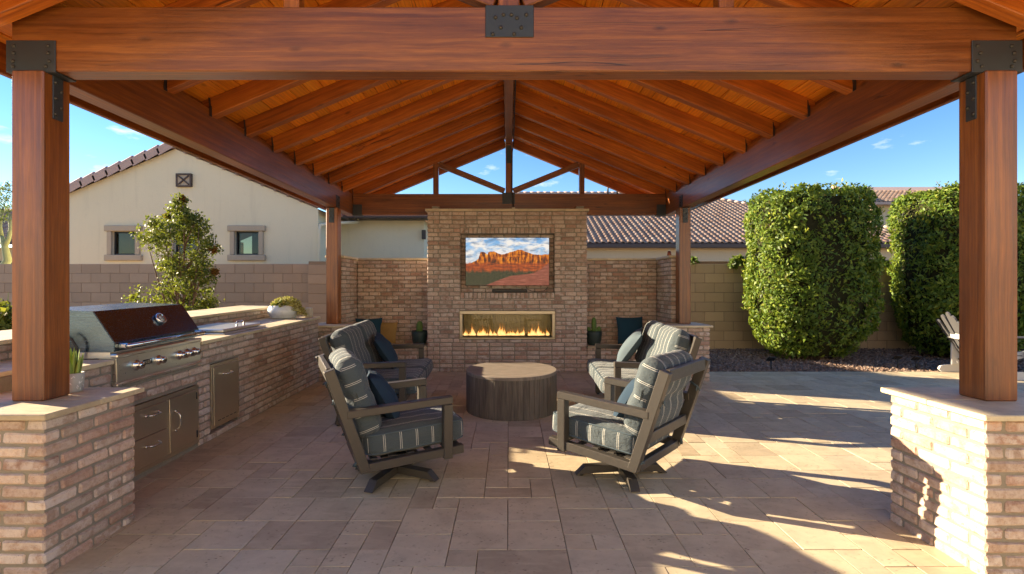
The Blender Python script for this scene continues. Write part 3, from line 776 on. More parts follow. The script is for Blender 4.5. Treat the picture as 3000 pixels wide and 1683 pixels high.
cap_slabs(kit, -3.475, CX+.032, 4.515, CY1+.0, CH-.03, CH, TILT, .62, 'y', 'counter_slab')
cap_slabs(kit, -3.475, CX+.032, CY0, 3.515, CH-.03, CH, TILT, .5, 'y', 'counter_slab'); cap_slabs(kit, -3.475, -3.07, 2.88, CY0-.002, CH-.03, CH, TILT, .5, 'y', 'counter_slab')
cap_slabs(kit, -4.09, -3.44, 2.86, 7.70, 1.066, 1.096, TILT, .6, 'y', 'ledge_slab')
def pull(parent, y, z, L, vertical=False, x=CX+.012, Mx=TILT):
    g = G(); d = .045; h = L/2
    P = []
    for i in range(13):
        t = -1+2*i/12; out = d*(1-abs(t)**5)
        P.append((x+out, y+(0 if vertical else t*h), z+(t*h if vertical else 0)))
    g.tube(P, .0065, 8, True, Mx)
    for s_ in (-1, 1):
        q = (x, y+(0 if vertical else s_*h), z+(s_*h if vertical else 0)); g.tube([q, (x+.012, q[1], q[2])], .011, 8, True, Mx)
    return g.build('handle', M['chrome'], parent)
def steel_panel(name, y0, y1, z0, z1, mat='steel_v', d=.014, x=CX-.004):
    g = G(); g.box(((0, 0, 0)), (d, y1-y0, z1-z0), None, .003)
    return g.build(name, M[mat], kit, TILT @ T(x+d/2, (y0+y1)/2, (z0+z1)/2))
def rim(name, y0, y1, z0, z1, w, x=CX+.0):
    g = G()
    for a, b in (((y0, z0), (y1, z0+w)), ((y0, z1-w), (y1, z1)), ((y0, z0+w), (y0+w, z1-w)), ((y1-w, z0+w), (y1, z1-w))):
        g.box2((x-.09, a[0], a[1]), (x+.006, b[0], b[1]), TILT, .002)
    return g.build(name, M['steel_v'], kit)
rim('cabinet_frame', *DR, .035); rim('trash_door_frame', *TR, .028)
mid = 4.085
g = G(); g.box2((CX-.05, mid-.012, DR[2]+.035), (CX+.005, mid+.012, DR[3]-.035), TILT, .002); g.build('cabinet_mullion', M['steel_v'], kit)
zm = (DR[2]+DR[3])/2
dr = steel_panel('drawer', DR[0]+.037, mid-.015, zm+.003, DR[3]-.038); pull(dr, (DR[0]+mid)/2+.02, zm+.16, .14)
dr = steel_panel('drawer', DR[0]+.037, mid-.015, DR[2]+.038, zm-.003); pull(dr, (DR[0]+mid)/2+.02, zm-.075, .14)
dr = steel_panel('cabinet_door', mid+.015, DR[1]-.038, DR[2]+.038, DR[3]-.038); pull(dr, mid+.075, zm+.03, .16, True)
for z in (DR[2]+.09, DR[3]-.09):
    g = G(); g.tube([(CX+.010, DR[1]-.037, z-.03), (CX+.010, DR[1]-.037, z+.03)], .006, 8, True, TILT); g.build('hinge', M['black'], dr)
dr = steel_panel('trash_door', TR[0]+.03, TR[1]-.03, TR[2]+.03, TR[3]-.03); pull(dr, (TR[0]+TR[1])/2, TR[3]-.115, .13)
for i in range(5):
    y = TR[0]+.09+i*.068; g = G(); g.box2((CX+.0095, y, TR[2]+.055), (CX+.0118, y+.045, TR[2]+.061), TILT, .0005); g.build('vent_slot', M['black'], dr)

# ------------------------------------------------------------------ block walls
def block_wall(x0, x1, y, z0, z1, mat, label, phase=0.0, thick=.15, top=None):
    t = thing('block_wall', label, 'block wall', ((x0+x1)/2, y, z0), group='concrete block garden walls')
    p = .2035; n = round((z1-z0)/p); p = (z1-z0)/n; bl = .406; ms = {}
    for r in range(n):
        x = x0-(bl*.5 if r % 2 else 0)-phase
        while x < x1:
            a, b = max(x, x0), min(x+bl, x1); x += bl
            if b-a < .05: continue
            key = round(b-a, 2)
            if key not in ms:
                v, f = chamfer_box(b-a-.008, thick, p-.008, .006); me = bpy.data.meshes.new('block'); me.from_pydata(v, [], f); me.update(); me.materials.append(mat); ms[key] = me
            place(bpy.data.objects.new('block', ms[key]), T((a+b)/2, y+thick/2+RNG.uniform(-.0015, .0015), z0+(r+.5)*p), t)
    g = G(); g.box2((x0+.003, y+.006, z0-.1), (x1-.003, y+thick-.006, z1-.004), None, .001); g.build('mortar_core', M['blockjoint'], t)
    return t
block_wall(-12.6, -4.20, 10.6, .125, 1.955, M['block_l'], 'taupe concrete block wall behind the kitchen counter, below the cream gable house', .1)
block_wall(3.4, 13.6, 10.6, .125, 1.955, M['block_r'], 'tan concrete block wall behind the clipped hedges', .27)
t = thing('block_pilaster', 'taupe concrete block pilaster ending the wall beside the downpipe', 'pilaster', (-4.08, 10.5, .1))
v, f = chamfer_box(.40, .30, .1955, .006); me = bpy.data.meshes.new('block'); me.from_pydata(v, [], f); me.update(); me.materials.append(M['block_l'])
for r in range(9): place(bpy.data.objects.new('block', me), T(-4.00, 10.62, .20+r*.2035), t)
g = G(); g.box2((-4.19, 10.48, .05), (-3.81, 10.76, 2.0), None, .001); g.build('mortar_core', M['blockjoint'], t)
g = G(); g.box2((-3.795, 10.62, .12), (-2.0, 10.75, 1.95), None, .004); tag(g.build('block_wall', M['block_l']), 'short stretch of taupe block wall joining the pilaster to the alcove', 'block wall', 'concrete block garden walls')

# ------------------------------------------------------------------ houses
def roof_tiles(parent, y0, z0, x0, x1, rows, pitch=.417, ex=.335, wv=.29, trim_l=None, trim_r=None, seed=1, name='roof_tiles'):
    """rows of S-shaped concrete tiles climbing in +Y from an eave along X"""
    c = 1/math.hypot(1, pitch); s_ = pitch*c; nrm = Vector((0, -s_, c)); V = []; F = []; A = []
    r = np.random.default_rng(seed); sub = 6
    for k in range(rows):
        d0 = k*ex; xa = x0+(trim_l*d0*c if trim_l else 0); xb = x1-(trim_r*d0*c if trim_r else 0)
        nt_ = int((xb-xa)/wv)
        for t in range(max(0, nt_)):
            rv = r.random(); xs = [xa+(t+q/sub)*wv for q in range(sub+1)]
            hh = [.065*(math.sin(math.pi*q/sub*1.45) if q/sub < .69 else -.22*math.sin(math.pi*(q/sub-.69)/.31)) for q in range(sub+1)]
            n = len(V); jz = r.normal(0, .003)
            for (d, lift) in ((d0-.03, .045+jz), (d0+ex, .008)):
                for q in range(sub+1):
                    p = Vector((xs[q], y0+d*c, z0+d*s_))+nrm*(hh[q]+lift); V.append(p)
            for q in range(sub+1):
                p = Vector((xs[q], y0+(d0-.03)*c, z0+(d0-.03)*s_))+nrm*(max(hh[q], 0)*.8-.01+.01); V.append(p)
            for q in range(sub):
                F.append([n+q, n+q+1, n+sub+1+q+1, n+sub+1+q]); F.append([n+2*(sub+1)+q, n+2*(sub+1)+q+1, n+q+1, n+q])
            A += [rv]*(3*(sub+1))
    o = obj_np(name, np.array([tuple(p) for p in V]), F, M['tile'], parent, I4, False, {'rnd': A})
    return tag(o, kind='stuff')
# cream gable house on the left
HY = 12.5; AX, AZ = -8.33, 4.91; HX0, HX1 = -11.9, -4.76; EZ = AZ-.42*(AX-HX0)
lh = thing('gable_house', 'cream stucco house with gable end, tiled rake and small trimmed windows', 'house', (AX, 15, .1))
WZ0, WZ1 = 2.265, 2.85; wins = [(-9.885, -9.303), (-8.34, -7.76), (-6.825, -6.23)]
g = G(); xs = [HX0]+[q for w in wins for q in w]+[HX1]
for i in range(len(xs)-1):
    a, b = xs[i], xs[i+1]
    if i % 2 == 0: g.box2((a, HY, 0), (b, HY+.25, EZ), None, .0005)
    else: g.box2((a, HY, 0), (b, HY+.25, WZ0), None, .0005); g.box2((a, HY, WZ1), (b, HY+.25, EZ), None, .0005)
g.prism([(HX0, EZ), (HX1, EZ), (AX, AZ)], .25, T(0, HY, 0))
g.box2((HX1-.25, HY+.25, 0), (HX1, 22, EZ), None, .0005); g.box2((HX0, HY+.25, 0), (HX0+.25, 22, EZ), None, .0005)
g.build('wall', M['stucco'], lh)
for (a, b) in wins:
    w = G(); w.box2((a-.035, HY-.05, WZ0-.0), (a, HY+.06, WZ1), None, .004)
    g = G()
    g.box2((a-.17, HY-.075, WZ1+.002), (b+.17, HY+.02, WZ1+.145), None, .012); g.box2((a-.17, HY-.075, WZ0-.145), (b+.17, HY+.02, WZ0-.002), None, .012)
    g.box2((a-.115, HY-.055, WZ0), (a-.002, HY+.02, WZ1), None, .01); g.box2((b+.002, HY-.055, WZ0), (b+.115, HY+.02, WZ1), None, .01)
    wd = g.build('window_surround', M['trim'], lh)
    g = G(); e = .035; y0 = HY+.05
    for q in (((a, WZ0), (b, WZ0+e)), ((a, WZ1-e), (b, WZ1)), ((a, WZ0+e), (a+e, WZ1-e)), ((b-e, WZ0+e), (b, WZ1-e))): g.box2((q[0][0], y0, q[0][1]), (q[1][0], y0+.06, q[1][1]), None, .003)
    g.build('window_frame', M['winframe'], wd)
    g = G(); g.box2((a+e, y0+.025, WZ0+e), (b-e, y0+.031, WZ1-e), None, .0005); g.build('pane', M['window'], wd)
    g = G(); g.box2((a-.2, HY+1.2, WZ0-.4), (b+.2, HY+1.25, WZ1+.3), None, .001); g.box2((a-.2, HY+.26, WZ0-.42), (b+.2, HY+1.25, WZ0-.4), None, .001); g.build('room_wall', M['room'], wd)
g = G(); g.box2((-8.26, HY-.05, 3.965), (-7.90, HY+.02, 4.275), None, .004); vt = g.build('gable_vent', M['trim'], lh)
for s_ in (-1, 1):
    g = G(); g.bar((-8.08-.13, HY-.062, 4.12-s_*.11), (-8.08+.13, HY-.062, 4.12+s_*.11), .03, .035, (0, 1, 0)); g.build('vent_bar', M['fascia'], vt)
for q in (((-8.27, 4.245), (-7.89, 4.285)), ((-8.27, 3.955), (-7.89, 3.99)), ((-8.27, 3.99), (-8.235, 4.245)), ((-7.925, 3.99), (-7.89, 4.245))):
    g = G(); g.box2((q[0][0], HY-.075, q[0][1]), (q[1][0], HY+.02, q[1][1]), None, .004); g.build('vent_frame', M['fascia'], vt)
g = G(); sl = math.atan(.42)
for s_ in (-1, 1):  # roof slabs
    L = 3.9/math.cos(sl); d = Vector((s_*math.cos(sl), 0, -math.sin(sl))); n = Vector((s_*math.sin(sl), 0, math.cos(sl)))
    c0 = Vector((AX, 0, AZ))+n*.03; p = [c0, c0+d*L, c0+d*L+n*.07, c0+n*.07]
    g.add([(q.x, HY-.02, q.z) for q in p]+[(q.x, 22, q.z) for q in p], [[0, 1, 2, 3], [7, 6, 5, 4], [0, 4, 5, 1], [1, 5, 6, 2], [2, 6, 7, 3], [3, 7, 4, 0]])
g.build('roof', M['fascia'], lh)
b = NB('rake_tile_concrete'); vv = b.coords(True); t_ = b.mix(b.noise(vv, 6, 5), (.42, .29, .24, 1), (.56, .41, .34, 1)); M['rake'] = b.bsdf(t_, .85, b.bump(b.noise(vv, 60, 4), .3, .005), 0, .3)
for s_ in (-1, 1):
    d = Vector((s_*math.cos(sl), 0, -math.sin(sl))); n = Vector((s_*math.sin(sl), 0, math.cos(sl)))
    for i in range(11):
        c0 = Vector((AX, HY-.03, AZ))+d*(.17+.345*i)+n*.11
        g = G(); P = []
        for (k, up) in ((-.195, 0), (.195, .045)):
            for a in range(9):
                th = math.pi*a/8; rr = .105
                P.append((k, -math.cos(th)*rr, math.sin(th)*rr*.75+up))
        for a in range(9): P.append((-.195, -math.cos(math.pi*a/8)*.088, math.sin(math.pi*a/8)*.06-.005))
        F = [[a, a+1, 10+a, 9+a] for a in range(8)]+[[18+a, 19+a, a+1, a] for a in range(8)]
        P += [(-.195, -.105, -.17), (.195, -.105, -.125)]; F += [[0, 9, 28, 27]]
        P += [(.195, .105, -.125)]; F += [[9+k for k in range(9)]+[29, 28]]
        g.add(P, F); g.build('rake_tile', M['rake'], lh, frame_M(c0, -d, n))
# set-back wing with gutter and downpipe
g = G(); g.box2((HX1, 14.3, 0), (-2.42, 14.55, 3.38), None, .001); g.box2((-2.67, 14.55, 0), (-2.42, 22, 3.38), None, .001); g.build('wing_wall', M['stucco'], lh)
g = G(); g.box2((HX1-.12, 13.86, 3.36), (-2.0, 14.30, 3.40), None, .002); g.box2((HX1-.02, 13.74, 3.36), (-1.96, 13.858, 3.48), None, .012); g.box2((-2.0, 13.74, 3.36), (-1.94, 22, 3.48), None, .01); g.build('gutter', M['fascia'], lh)
g = G(); g.tube([(-4.2, 13.95, 3.37), (-4.2, 14.0, 3.28), (-4.55, 12.75, 3.08), (-4.68, 12.42, 3.0), (-4.70, 12.42, 2.85), (-4.70, 12.42, .1)], .04, 10); g.build('downpipe', M['stucco'], lh)
roof_tiles(lh, 13.80, 3.46, HX1+.05, -2.0, 10, trim_r=1.0, seed=4)
g = G(); g.add([(HX1, 13.8, 3.44), (-2.0, 13.8, 3.44), (-5.6, 17.4, 4.9), (HX1-2, 17.4, 4.9), (-2.0, 22, 3.44), (-5.6, 20, 4.9)], [[0, 1, 2, 3], [1, 4, 5, 2]]); g.build('roof_deck', M['tile'], lh)
for i in range(16):
    q = Vector((-2.0, 13.8, 3.5)).lerp(Vector((-5.3, 17.1, 4.87)), (i+.5)/16); dd = Vector((-3.3, 3.3, 1.37)).normalized()
    g = G(); g.tube([q-dd*.16, q+dd*.19], [.11, .09], 8); g.build('hip_tile', M['rake'], lh)
g = G(); g.box2((-2.47, 14.18, 2.82), (-2.36, 14.30, 3.08), None, .01); g.build('wall_sconce', M['winframe'], lh)
# tan neighbour house behind the right-hand wall
rh = thing('tile_roof_house', 'tan neighbour house with wide sunlit barrel tile roof behind the hedges', 'house', (10, 26, .1))
roof_tiles(rh, 22.0, 3.40, -.6, 20.2, 28, trim_r=1.0, seed=9)
g = G(); g.add([(-.6, 22, 3.37), (20.2, 22, 3.37), (10.9, 31.3, 7.2), (-.6, 31.3, 7.2), (20.2, 40, 3.37), (-.6, 40, 3.37)], [[0, 1, 2, 3], [1, 4, 2], [4, 5, 3, 2]]); g.build('roof_deck', M['tile'], rh)
for i in range(34):
    q = Vector((20.2, 22, 3.44)).lerp(Vector((10.9, 31.3, 7.3)), (i+.5)/34); dd = Vector((-9.3, 9.3, 3.86)).normalized()
    g = G(); g.tube([q-dd*.2, q+dd*.22], [.14, .115], 8); g.build('hip_tile', M['rake'], rh)
for i in range(26):
    g = G(); g.tube([(.1+i*.42-.03, 31.3, 7.32), (.1+i*.42+.42, 31.3, 7.30)], [.13, .11], 8); g.build('ridge_tile', M['rake'], rh)
for x in (6.05, 6.62):
    g = G(); g.tube([(x, 30.6, 7.0), (x, 30.6, 7.62), (x+.05, 30.6, 7.70)], .05, 8); g.build('roof_pipe', M['winframe'], rh)
g = G(); g.box2((-.6, 21.86, 3.17), (20.3, 21.99, 3.36), None, .02); g.build('gutter', M['fascia'], rh)
g = G(); g.box2((-.6, 22.3, 2.60), (19.7, 22.6, 3.16), None, .01); g.build('porch_beam', M['stucco2'], rh)
g = G(); g.box2((-.6, 22.0, 3.16), (20.2, 22.3, 3.18), None, .002); g.box2((-.6, 22.62, 3.0), (19.7, 25.0, 3.05), None, .002); g.build('soffit', M['stucco2'], rh)
g = G(); g.box2((-.6, 25.0, 0), (19.7, 25.3, 3.1), None, .01)
for x in (-.2, 6.5, 13, 19.2): g.box2((x, 22.3, 0), (x+.5, 22.8, 2.6), None, .01)
g.build('porch_wall', M['stucco2'], rh)
g = G(); g.box2((8.5, 24.96, .3), (10.6, 24.995, 2.25), None, .004); g.build('porch_window', M['winframe'], rh)
g = G(); g.box2((8.6, 24.945, .4), (10.5, 24.955, 2.15), None, .001); g.build('pane', M['window'], rh)
# taller volume further back
th = thing('two_storey_house', 'pale two storey house gable seen in the gap between the hedges', 'house', (27, 36, .1))
g = G(); g.box2((24.0, 33.0, 0), (33, 33.3, 6.95), None, .01); g.box2((24.0, 33.3, 0), (24.3, 42, 6.95), None, .01); g.build('wall', M['stucco2'], th)
roof_tiles(th, 32.5, 7.0, 23.6, 33.5, 10, seed=13)
g = G(); g.add([(23.6, 32.5, 6.98), (33.5, 32.5, 6.98), (33.5, 37, 8.85), (23.6, 37, 8.85)], [[0, 1, 2, 3]]); g.box2((23.55, 32.4, 6.8), (33.5, 32.52, 6.98), None, .01); g.build('roof_deck', M['rake'], th)
for i in range(10):
    g = G(); y = 32.6+i*.4; g.tube([(23.6, y, 7.1+(y-32.5)*.417), (23.6, y+.42, 7.12+(y+.4-32.5)*.417)], [.15, .12], 8); g.build('rake_tile', M['rake'], th)
# house glimpsed at far left
fh = thing('low_tiled_house', 'distant low house with grey tiled roof behind the palo verde tree', 'house', (-23, 24, .1))
g = G(); g.box2((-30, 22, 0), (-17.5, 22.3, 3.2), None, .01); g.build('wall', M['stucco2'], fh)
roof_tiles(fh, 21.4, 3.55, -30.5, -17.0, 14, trim_r=1.0, seed=17)
g = G(); g.add([(-30.5, 21.4, 3.5), (-17, 21.4, 3.5), (-22, 26.4, 5.6), (-30.5, 26.4, 5.6)], [[0, 1, 2, 3]]); g.build('roof_deck', M['rake'], fh)
g = G(); g.box2((-30.5, 21.3, 3.28), (-17, 21.42, 3.5), None, .01); g.build('gutter', M['fascia'], fh)
g = G(); g.box2((-22.8, 21.93, 1.2), (-21.0, 21.99, 2.6), None, .01); g.build('window', M['winframe'], fh)

# home behind the viewer, mirrored in panes; unseen, wall raised and paled to bounce light
mh = thing('main_house', 'cream stucco home facing the pavilion, mirrored in the window panes', 'house', (1, -6, -.16))
g = G(); g.box2((-9, -5.3, -.2), (17, -5.0, 5.6), None, .01); g.build('wall', M['stucco3'], mh)
g = G(); g.box2((-9.5, -6.0, 5.6), (17.5, -4.6, 5.75), None, .01); g.add([(-9.5, -4.6, 5.76), (17.5, -4.6, 5.76), (17.5, -11, 8.4), (-9.5, -11, 8.4)], [[0, 1, 2, 3]]); g.build('roof', M['rake'], mh)
for x in (-7, 10):
    g = G(); g.box2((x, -4.99, .2), (x+2.0, -4.94, 2.3), None, .01); w_ = g.build('window', M['winframe'], mh); g = G(); g.box2((x+.1, -4.938, .3), (x+1.9, -4.93, 2.2), None, .001); g.build('pane', M['window'], w_)
# ------------------------------------------------------------------ timber pavilion
pav = thing('timber_pavilion', 'large stained timber pavilion with gabled roof, trusses and dark steel plates', 'pavilion', (0, 5.6, 0))
BZ_0, BZ_1 = 2.677, 3.040
wd = M['wood']
def post(x0, x1, y0, y1, z0):
    return timber('post', ((x0+x1)/2, (y0+y1)/2, z0), ((x0+x1)/2, (y0+y1)/2, BZ_0-.004), y1-y0, x1-x0, wd, pav, (1, 0, 0), .008)
post(-2.775, -2.595, 2.79, 2.967, CAPZ); post(2.660, 2.840, 2.79, 2.967, CAPZ)
post(-2.778, -2.606, 7.61, 7.785, .90); post(2.592, 2.766, 7.61, 7.785, .90)
zc = (BZ_0+BZ_1)/2; bh = BZ_1-BZ_0
timber('beam', (-2.80, 2.880, zc), (2.862, 2.880, zc), .124, bh, wd, pav)
timber('beam', (-2.7025, 2.944, zc-.003), (-2.7025, 8.60, zc-.003), .145, bh-.008, wd, pav)
timber('beam', (2.7175, 2.944, zc-.003), (2.7175, 8.60, zc-.003), .143, bh-.008, wd, pav)
timber('beam', (-2.628, 8.50, zc-.004), (2.644, 8.50, zc-.004), .14, bh-.01, wd, pav)
RS = .413; RU = 4.06; RD = .165; ca = 1/math.hypot(1, RS); sa = RS*ca
def under(x): return RU-RS*abs(x)
timber('ridge_beam', (0, 2.15, 4.045), (0, 9.24, 4.045), .118, .33, wd, pav)
RY = [2.73+.58*k for k in range(11)]
def rafter(y, s_, w=.088, x0=.062, x1=3.08, dz=0, name='rafter'):
    a = (s_*x0, y, under(x0)+RD/2+dz); b = (s_*x1, y, under(x1)+RD/2+dz)
    return timber(name, a, b, w, RD*ca, M['rafter'], pav, (0, 0, 1), .005)
for y in RY[:-1]+[8.50]:
    for s_ in (-1, 1): rafter(y, s_)
for y in (2.20, 9.20):
    for s_ in (-1, 1): rafter(y, s_, .09, .062, 3.08, -.01, 'barge_rafter')
# frieze blocks between the rafters on top of the side beams, and ties
tie = G(); tie.box2((0, -.018, -.075), (.004, .018, .02), None, .001); tie.box2((-.002, -.016, .0), (.006, .002, .085), R(12, 'X'), .001); tie_me = tie.mesh('rafter_tie', M['black'])
bo = G(); bo.lathe([(.011, 0), (.011, .004), (.007, .009), (0.0005, .0105)], 8); bolt_me = bo.mesh('bolt', M['bolt'])
ys = RY[:-1]+[8.50]
for i in range(len(ys)):
    for s_ in (-1, 1):
        xi = -2.628 if s_ < 0 else 2.645
        if ys[i] > 2.9: place(bpy.data.objects.new('rafter_tie', tie_me), T(xi+(.001 if s_ < 0 else -.001), ys[i]-.058, BZ_1+.0) @ (I4 if s_ < 0 else R(180)), pav)
        if i+1 < len(ys):
            a, b = ys[i]+.046, ys[i+1]-.046
            timber('frieze_block', (s_*2.72, a, (BZ_1+under(2.72)+RD)/2), (s_*2.72, b, (BZ_1+under(2.72)+RD)/2), .036, under(2.72)+RD-BZ_1-.012, wd, pav)
        g = G(); g.box2((.062, -.05, under(.07)-.004), (.070, .05, under(.07)+.17), T(0, ys[i], 0) @ S(s_, 1, 1), .001); g.build('rafter_hanger', M['black'], pav)
# roof boards, run front to back, tongue and groove with open v-joints
BW = .1415; L = 3.16/ca; nb = int(L/BW); rb = random.Random(3)
for s_ in (-1, 1):
    n = Vector((s_*sa, 0, ca)); d = Vector((s_*ca, 0, -sa))
    for i in range(nb):
        c0 = Vector((0, 0, RU+RD))+d*(.02+(i+.5)*BW)+n*.011
        cuts = [2.12]+sorted([rb.choice(RY[1:6]), rb.choice(RY[6:])])+[9.30]
        for k in range(3):
            timber('roof_board', c0+Vector((0, cuts[k]+.0015, 0)), c0+Vector((0, cuts[k+1]-.0015, 0)), BW-.004, .020, M['deck'], pav, n, .0035)
    g = G(); p0 = Vector((0, 0, RU+RD))+n*.023; p1 = p0+d*(nb*BW+.02)
    P = [p0, p1, p1+n*.03, p0+n*.03]
    g.add([(q.x, 2.11, q.z) for q in P]+[(q.x, 9.31, q.z) for q in P], [[0, 1, 2, 3], [7, 6, 5, 4], [0, 4, 5, 1], [1, 5, 6, 2], [2, 6, 7, 3], [3, 7, 4, 0]]); g.build('roof_covering', M['fascia'], pav)
    timber('fascia', (s_*3.105, 2.12, 2.865), (s_*3.105, 9.30, 2.865), .04, .20, wd, pav)
# trusses
for (y, w) in ((2.880, .12), (8.50, .107)):
    timber('king_post', (0, y, BZ_1-.002), (0, y, 3.878), w, w, wd, pav, (1, 0, 0))
    for s_ in (-1, 1):
        xv = s_*1.235; timber('truss_post', (xv, y, BZ_1-.002), (xv, y, under(1.235)+.004), .088, .088, wd, pav, (1, 0, 0))
        a = Vector((s_*.075, y, BZ_1+.05)); b = Vector((s_*1.18, y, under(1.18)-.035)); timber('strut', a, b, .088, .088, wd, pav)
# steel plates
def plate(x0, x1, y0, y1, z0, z1, bolts=(), ny=-1, name='steel_plate'):
    g = G(); g.box2((x0, y0, z0), (x1, y1, z1), None, .0025); p = g.build(name, M['plate'], pav)
    for (bx, by, bz, ax) in bolts:
        Mx = T(bx, by, bz) @ (R(90, 'X') if ax == '-y' else R(90, 'Y') if ax == 'x' else R(-90, 'Y'))
        place(bpy.data.objects.new('bolt', bolt_me), Mx, p)
    return p
def saddle(x0, x1, s_):
    f = 2.818; bt = [(x0+q*(x1-x0), f-.007, z, '-y') for q in (.17, .83) for z in (2.70, 2.73, 2.775, 2.815)]
    bt = [(a+RNG.uniform(-.02, .02), b, c, d) for a, b, c, d in bt]
    plate(x0, x1, f-.008, f-.0005, BZ_0-.008, 2.848, bt); plate(x0, x1, f-.0075, 2.951, BZ_0-.0085, BZ_0-.0008, name='saddle_plate'); plate(x0, x1, 2.943, 2.951, BZ_0-.0005, 2.848)
    xi = -2.595 if s_ < 0 else 2.660
    bt = [(xi+(.007 if s_ < 0 else -.007), 2.878+dx, 2.63-.045*k, 'x' if s_ < 0 else '-x') for k in range(5) for dx in ((-.018, .018)[k % 2],)]
    plate(min(xi, xi-s_*.007), max(xi, xi-s_*.007), 2.845, 2.912, 2.42, BZ_0-.0095, bt, name='post_strap')
saddle(-2.823, -2.545, -1); saddle(2.60, 2.885, 1)
bt = [(x, 2.811, z, '-y') for x, z in ((-.075, 2.975), (.015, 2.99), (.045, 2.972), (.098, 2.99), (-.045, 2.918), (.07, 2.918), (-.09, 2.882), (.03, 2.882), (-.03, 2.99))]
plate(-.132, .140, 2.810, 2.8175, 2.866, 3.045, bt)
bt = [(x, 8.423, z, '-y') for x, z in ((-.08, 2.97), (-.03, 2.99), (.03, 2.965), (.08, 2.99), (-.07, 2.90), (.04, 2.89))]
plate(-.11, .10, 8.4225, 8.4295, 2.86, 3.05, bt)
plate(-.04, .04, 8.44, 8.4462, 3.55, 3.85)
for s_, xi, pi in ((-1, -2.63, -2.606), (1, 2.646, 2.592)):
    bt = [(xi-s_*.0075, 7.70+RNG.uniform(-.03, .03), z, 'x' if s_ < 0 else '-x') for z in (2.72, 2.76, 2.80, 2.84)]
    plate(min(xi, xi-s_*.007), max(xi, xi-s_*.007), 7.62, 7.78, 2.669, 2.87, bt)
    pc = (-2.692 if s_ < 0 else 2.679)
    plate(pc-.04, pc+.04, 7.602, 7.6095, 2.44, 2.668, [(pc+q, 7.6015, z, '-y') for q, z in ((-.02, 2.62), (.02, 2.58), (-.02, 2.54), (.02, 2.5))], name='post_strap')
    plate(min(xi-s_*.003, xi-s_*.16), max(xi-s_*.003, xi-s_*.16), 8.418, 8.4290, 2.672, 2.85); plate(min(xi-s_*.003, xi-s_*.16), max(xi-s_*.003, xi-s_*.16), 8.418, 8.575, 2.664, 2.6715)
# cable running down the king post
g = G(); g.tube([(.075, 3.4, 3.872), (.078, 7.6, 3.868), (.08, 8.30, 3.86), (.058, 8.40, 3.72), (.056, 8.412, 3.4), (.055, 8.412, 3.05), (.065, 8.412, 2.95), (.075, 8.412, 2.80)], .009, 8); g.build('power_cable', M['black'], pav)
g = G(); g.box2((.05, 8.385, 2.727), (.105, 8.424, 2.80), None, .006); g.build('junction_box', M['beige'], pav)

# ------------------------------------------------------------------ screen, soundbar, cap lights
tv = thing('television', 'flat television mounted in the brick niche showing red rock cliffs', 'television', (-.023, 8.16, 1.484))
g = G(); g.box2((-.705, 8.150, 1.484), (.658, 8.185, 2.267), None, .004); g.build('casing', M['black'], tv)
g = G(); g.box2((-.3, 8.186, 1.7), (.25, 8.232, 2.05), None, .004); g.build('wall_mount', M['black'], tv)
b = NB('landscape_picture'); tcn = b.n('ShaderNodeTexCoord'); sp = b.n('ShaderNodeSeparateXYZ', {0: tcn.outputs['Object']})
s = b.math('DIVIDE', b.math('ADD', sp.outputs[0], .6765), 1.353); t = b.math('DIVIDE', b.math('ADD', sp.outputs[2], .386), .772)
def curve(x, pts):
    n = b.n('ShaderNodeFloatCurve', {1: x}); c = n.mapping.curves[0]
    c.points[0].location = pts[0]; c.points[1].location = pts[-1]
    for p in pts[1:-1]: c.points.new(*p)
    for p in c.points: p.handle_type = 'VECTOR'
    n.mapping.update(); return n.outputs[0]
pv = b.n('ShaderNodeCombineXYZ', {0: s, 1: t, 2: 0.0}).outputs[0]
sc = lambda q, w: b.n('ShaderNodeVectorMath', {0: q, 1: w}, operation='MULTIPLY').outputs[0]
cl = b.noise(sc(pv, (2.6, 3.6, 1)), 1.9, 8, .58, .5); cl2 = b.noise(sc(pv, (3.5, 5, 1)), 2.6, 7, .6, .3)
skyc = b.ramp(t, [(.5, C(196, 206, 215)), (.8, C(150, 190, 225)), (1, C(92, 158, 214))])
skyc = b.mix(b.mapr(cl, .42, .56), skyc, (*C(238, 232, 224), 1)); skyc = b.mix(b.mapr(cl2, .50, .66, 0, .9), skyc, (*C(112, 134, 158), 1))
wob = b.math('MULTIPLY', b.math('SUBTRACT', b.noise(sc(pv, (26, 5, 1)), 1.0, 5, .6), .5), .05)
tt = b.math('ADD', t, wob)
ridge = curve(s, [(0, .43), (.08, .48), (.15, .55), (.178, .705), (.227, .695), (.26, .64), (.276, .70), (.332, .72), (.388, .675), (.43, .65), (.486, .67), (.542, .70), (.626, .75), (.68, .737), (.752, .69), (.82, .65), (.906, .64), (1, .66)])
st_ = b.noise(sc(pv, (34, 5, 1)), 1.0, 6, .65); st2_ = b.noise(sc(pv, (9, 30, 1)), 1.0, 5, .6)
cliff = b.ramp(b.math('ADD', b.math('MULTIPLY', st_, .8), b.math('MULTIPLY', st2_, .2)), [(.40, C(48, 26, 20)), (.48, C(140, 60, 20)), (.56, C(222, 124, 24)), (.68, C(240, 170, 56))])
lower = b.ramp(b.math('ADD', b.math('MULTIPLY', st2_, .55), b.math('MULTIPLY', st_, .45)), [(.38, C(70, 36, 26)), (.50, C(150, 62, 26)), (.62, C(196, 92, 34))])
veg = b.ramp(b.noise(sc(pv, (40, 60, 1)), 1.2, 5, .6), [(.38, C(14, 24, 16)), (.5, C(40, 54, 34)), (.64, C(92, 76, 56))])
fgc = b.ramp(b.noise(sc(pv, (5, 34, 1)), 1.6, 6, .6), [(.35, C(104, 52, 40)), (.55, C(146, 78, 62)), (.72, C(178, 112, 92))])
c = b.mix(b.mapr(b.math('SUBTRACT', ridge, tt), -.003, .003), skyc, cliff)
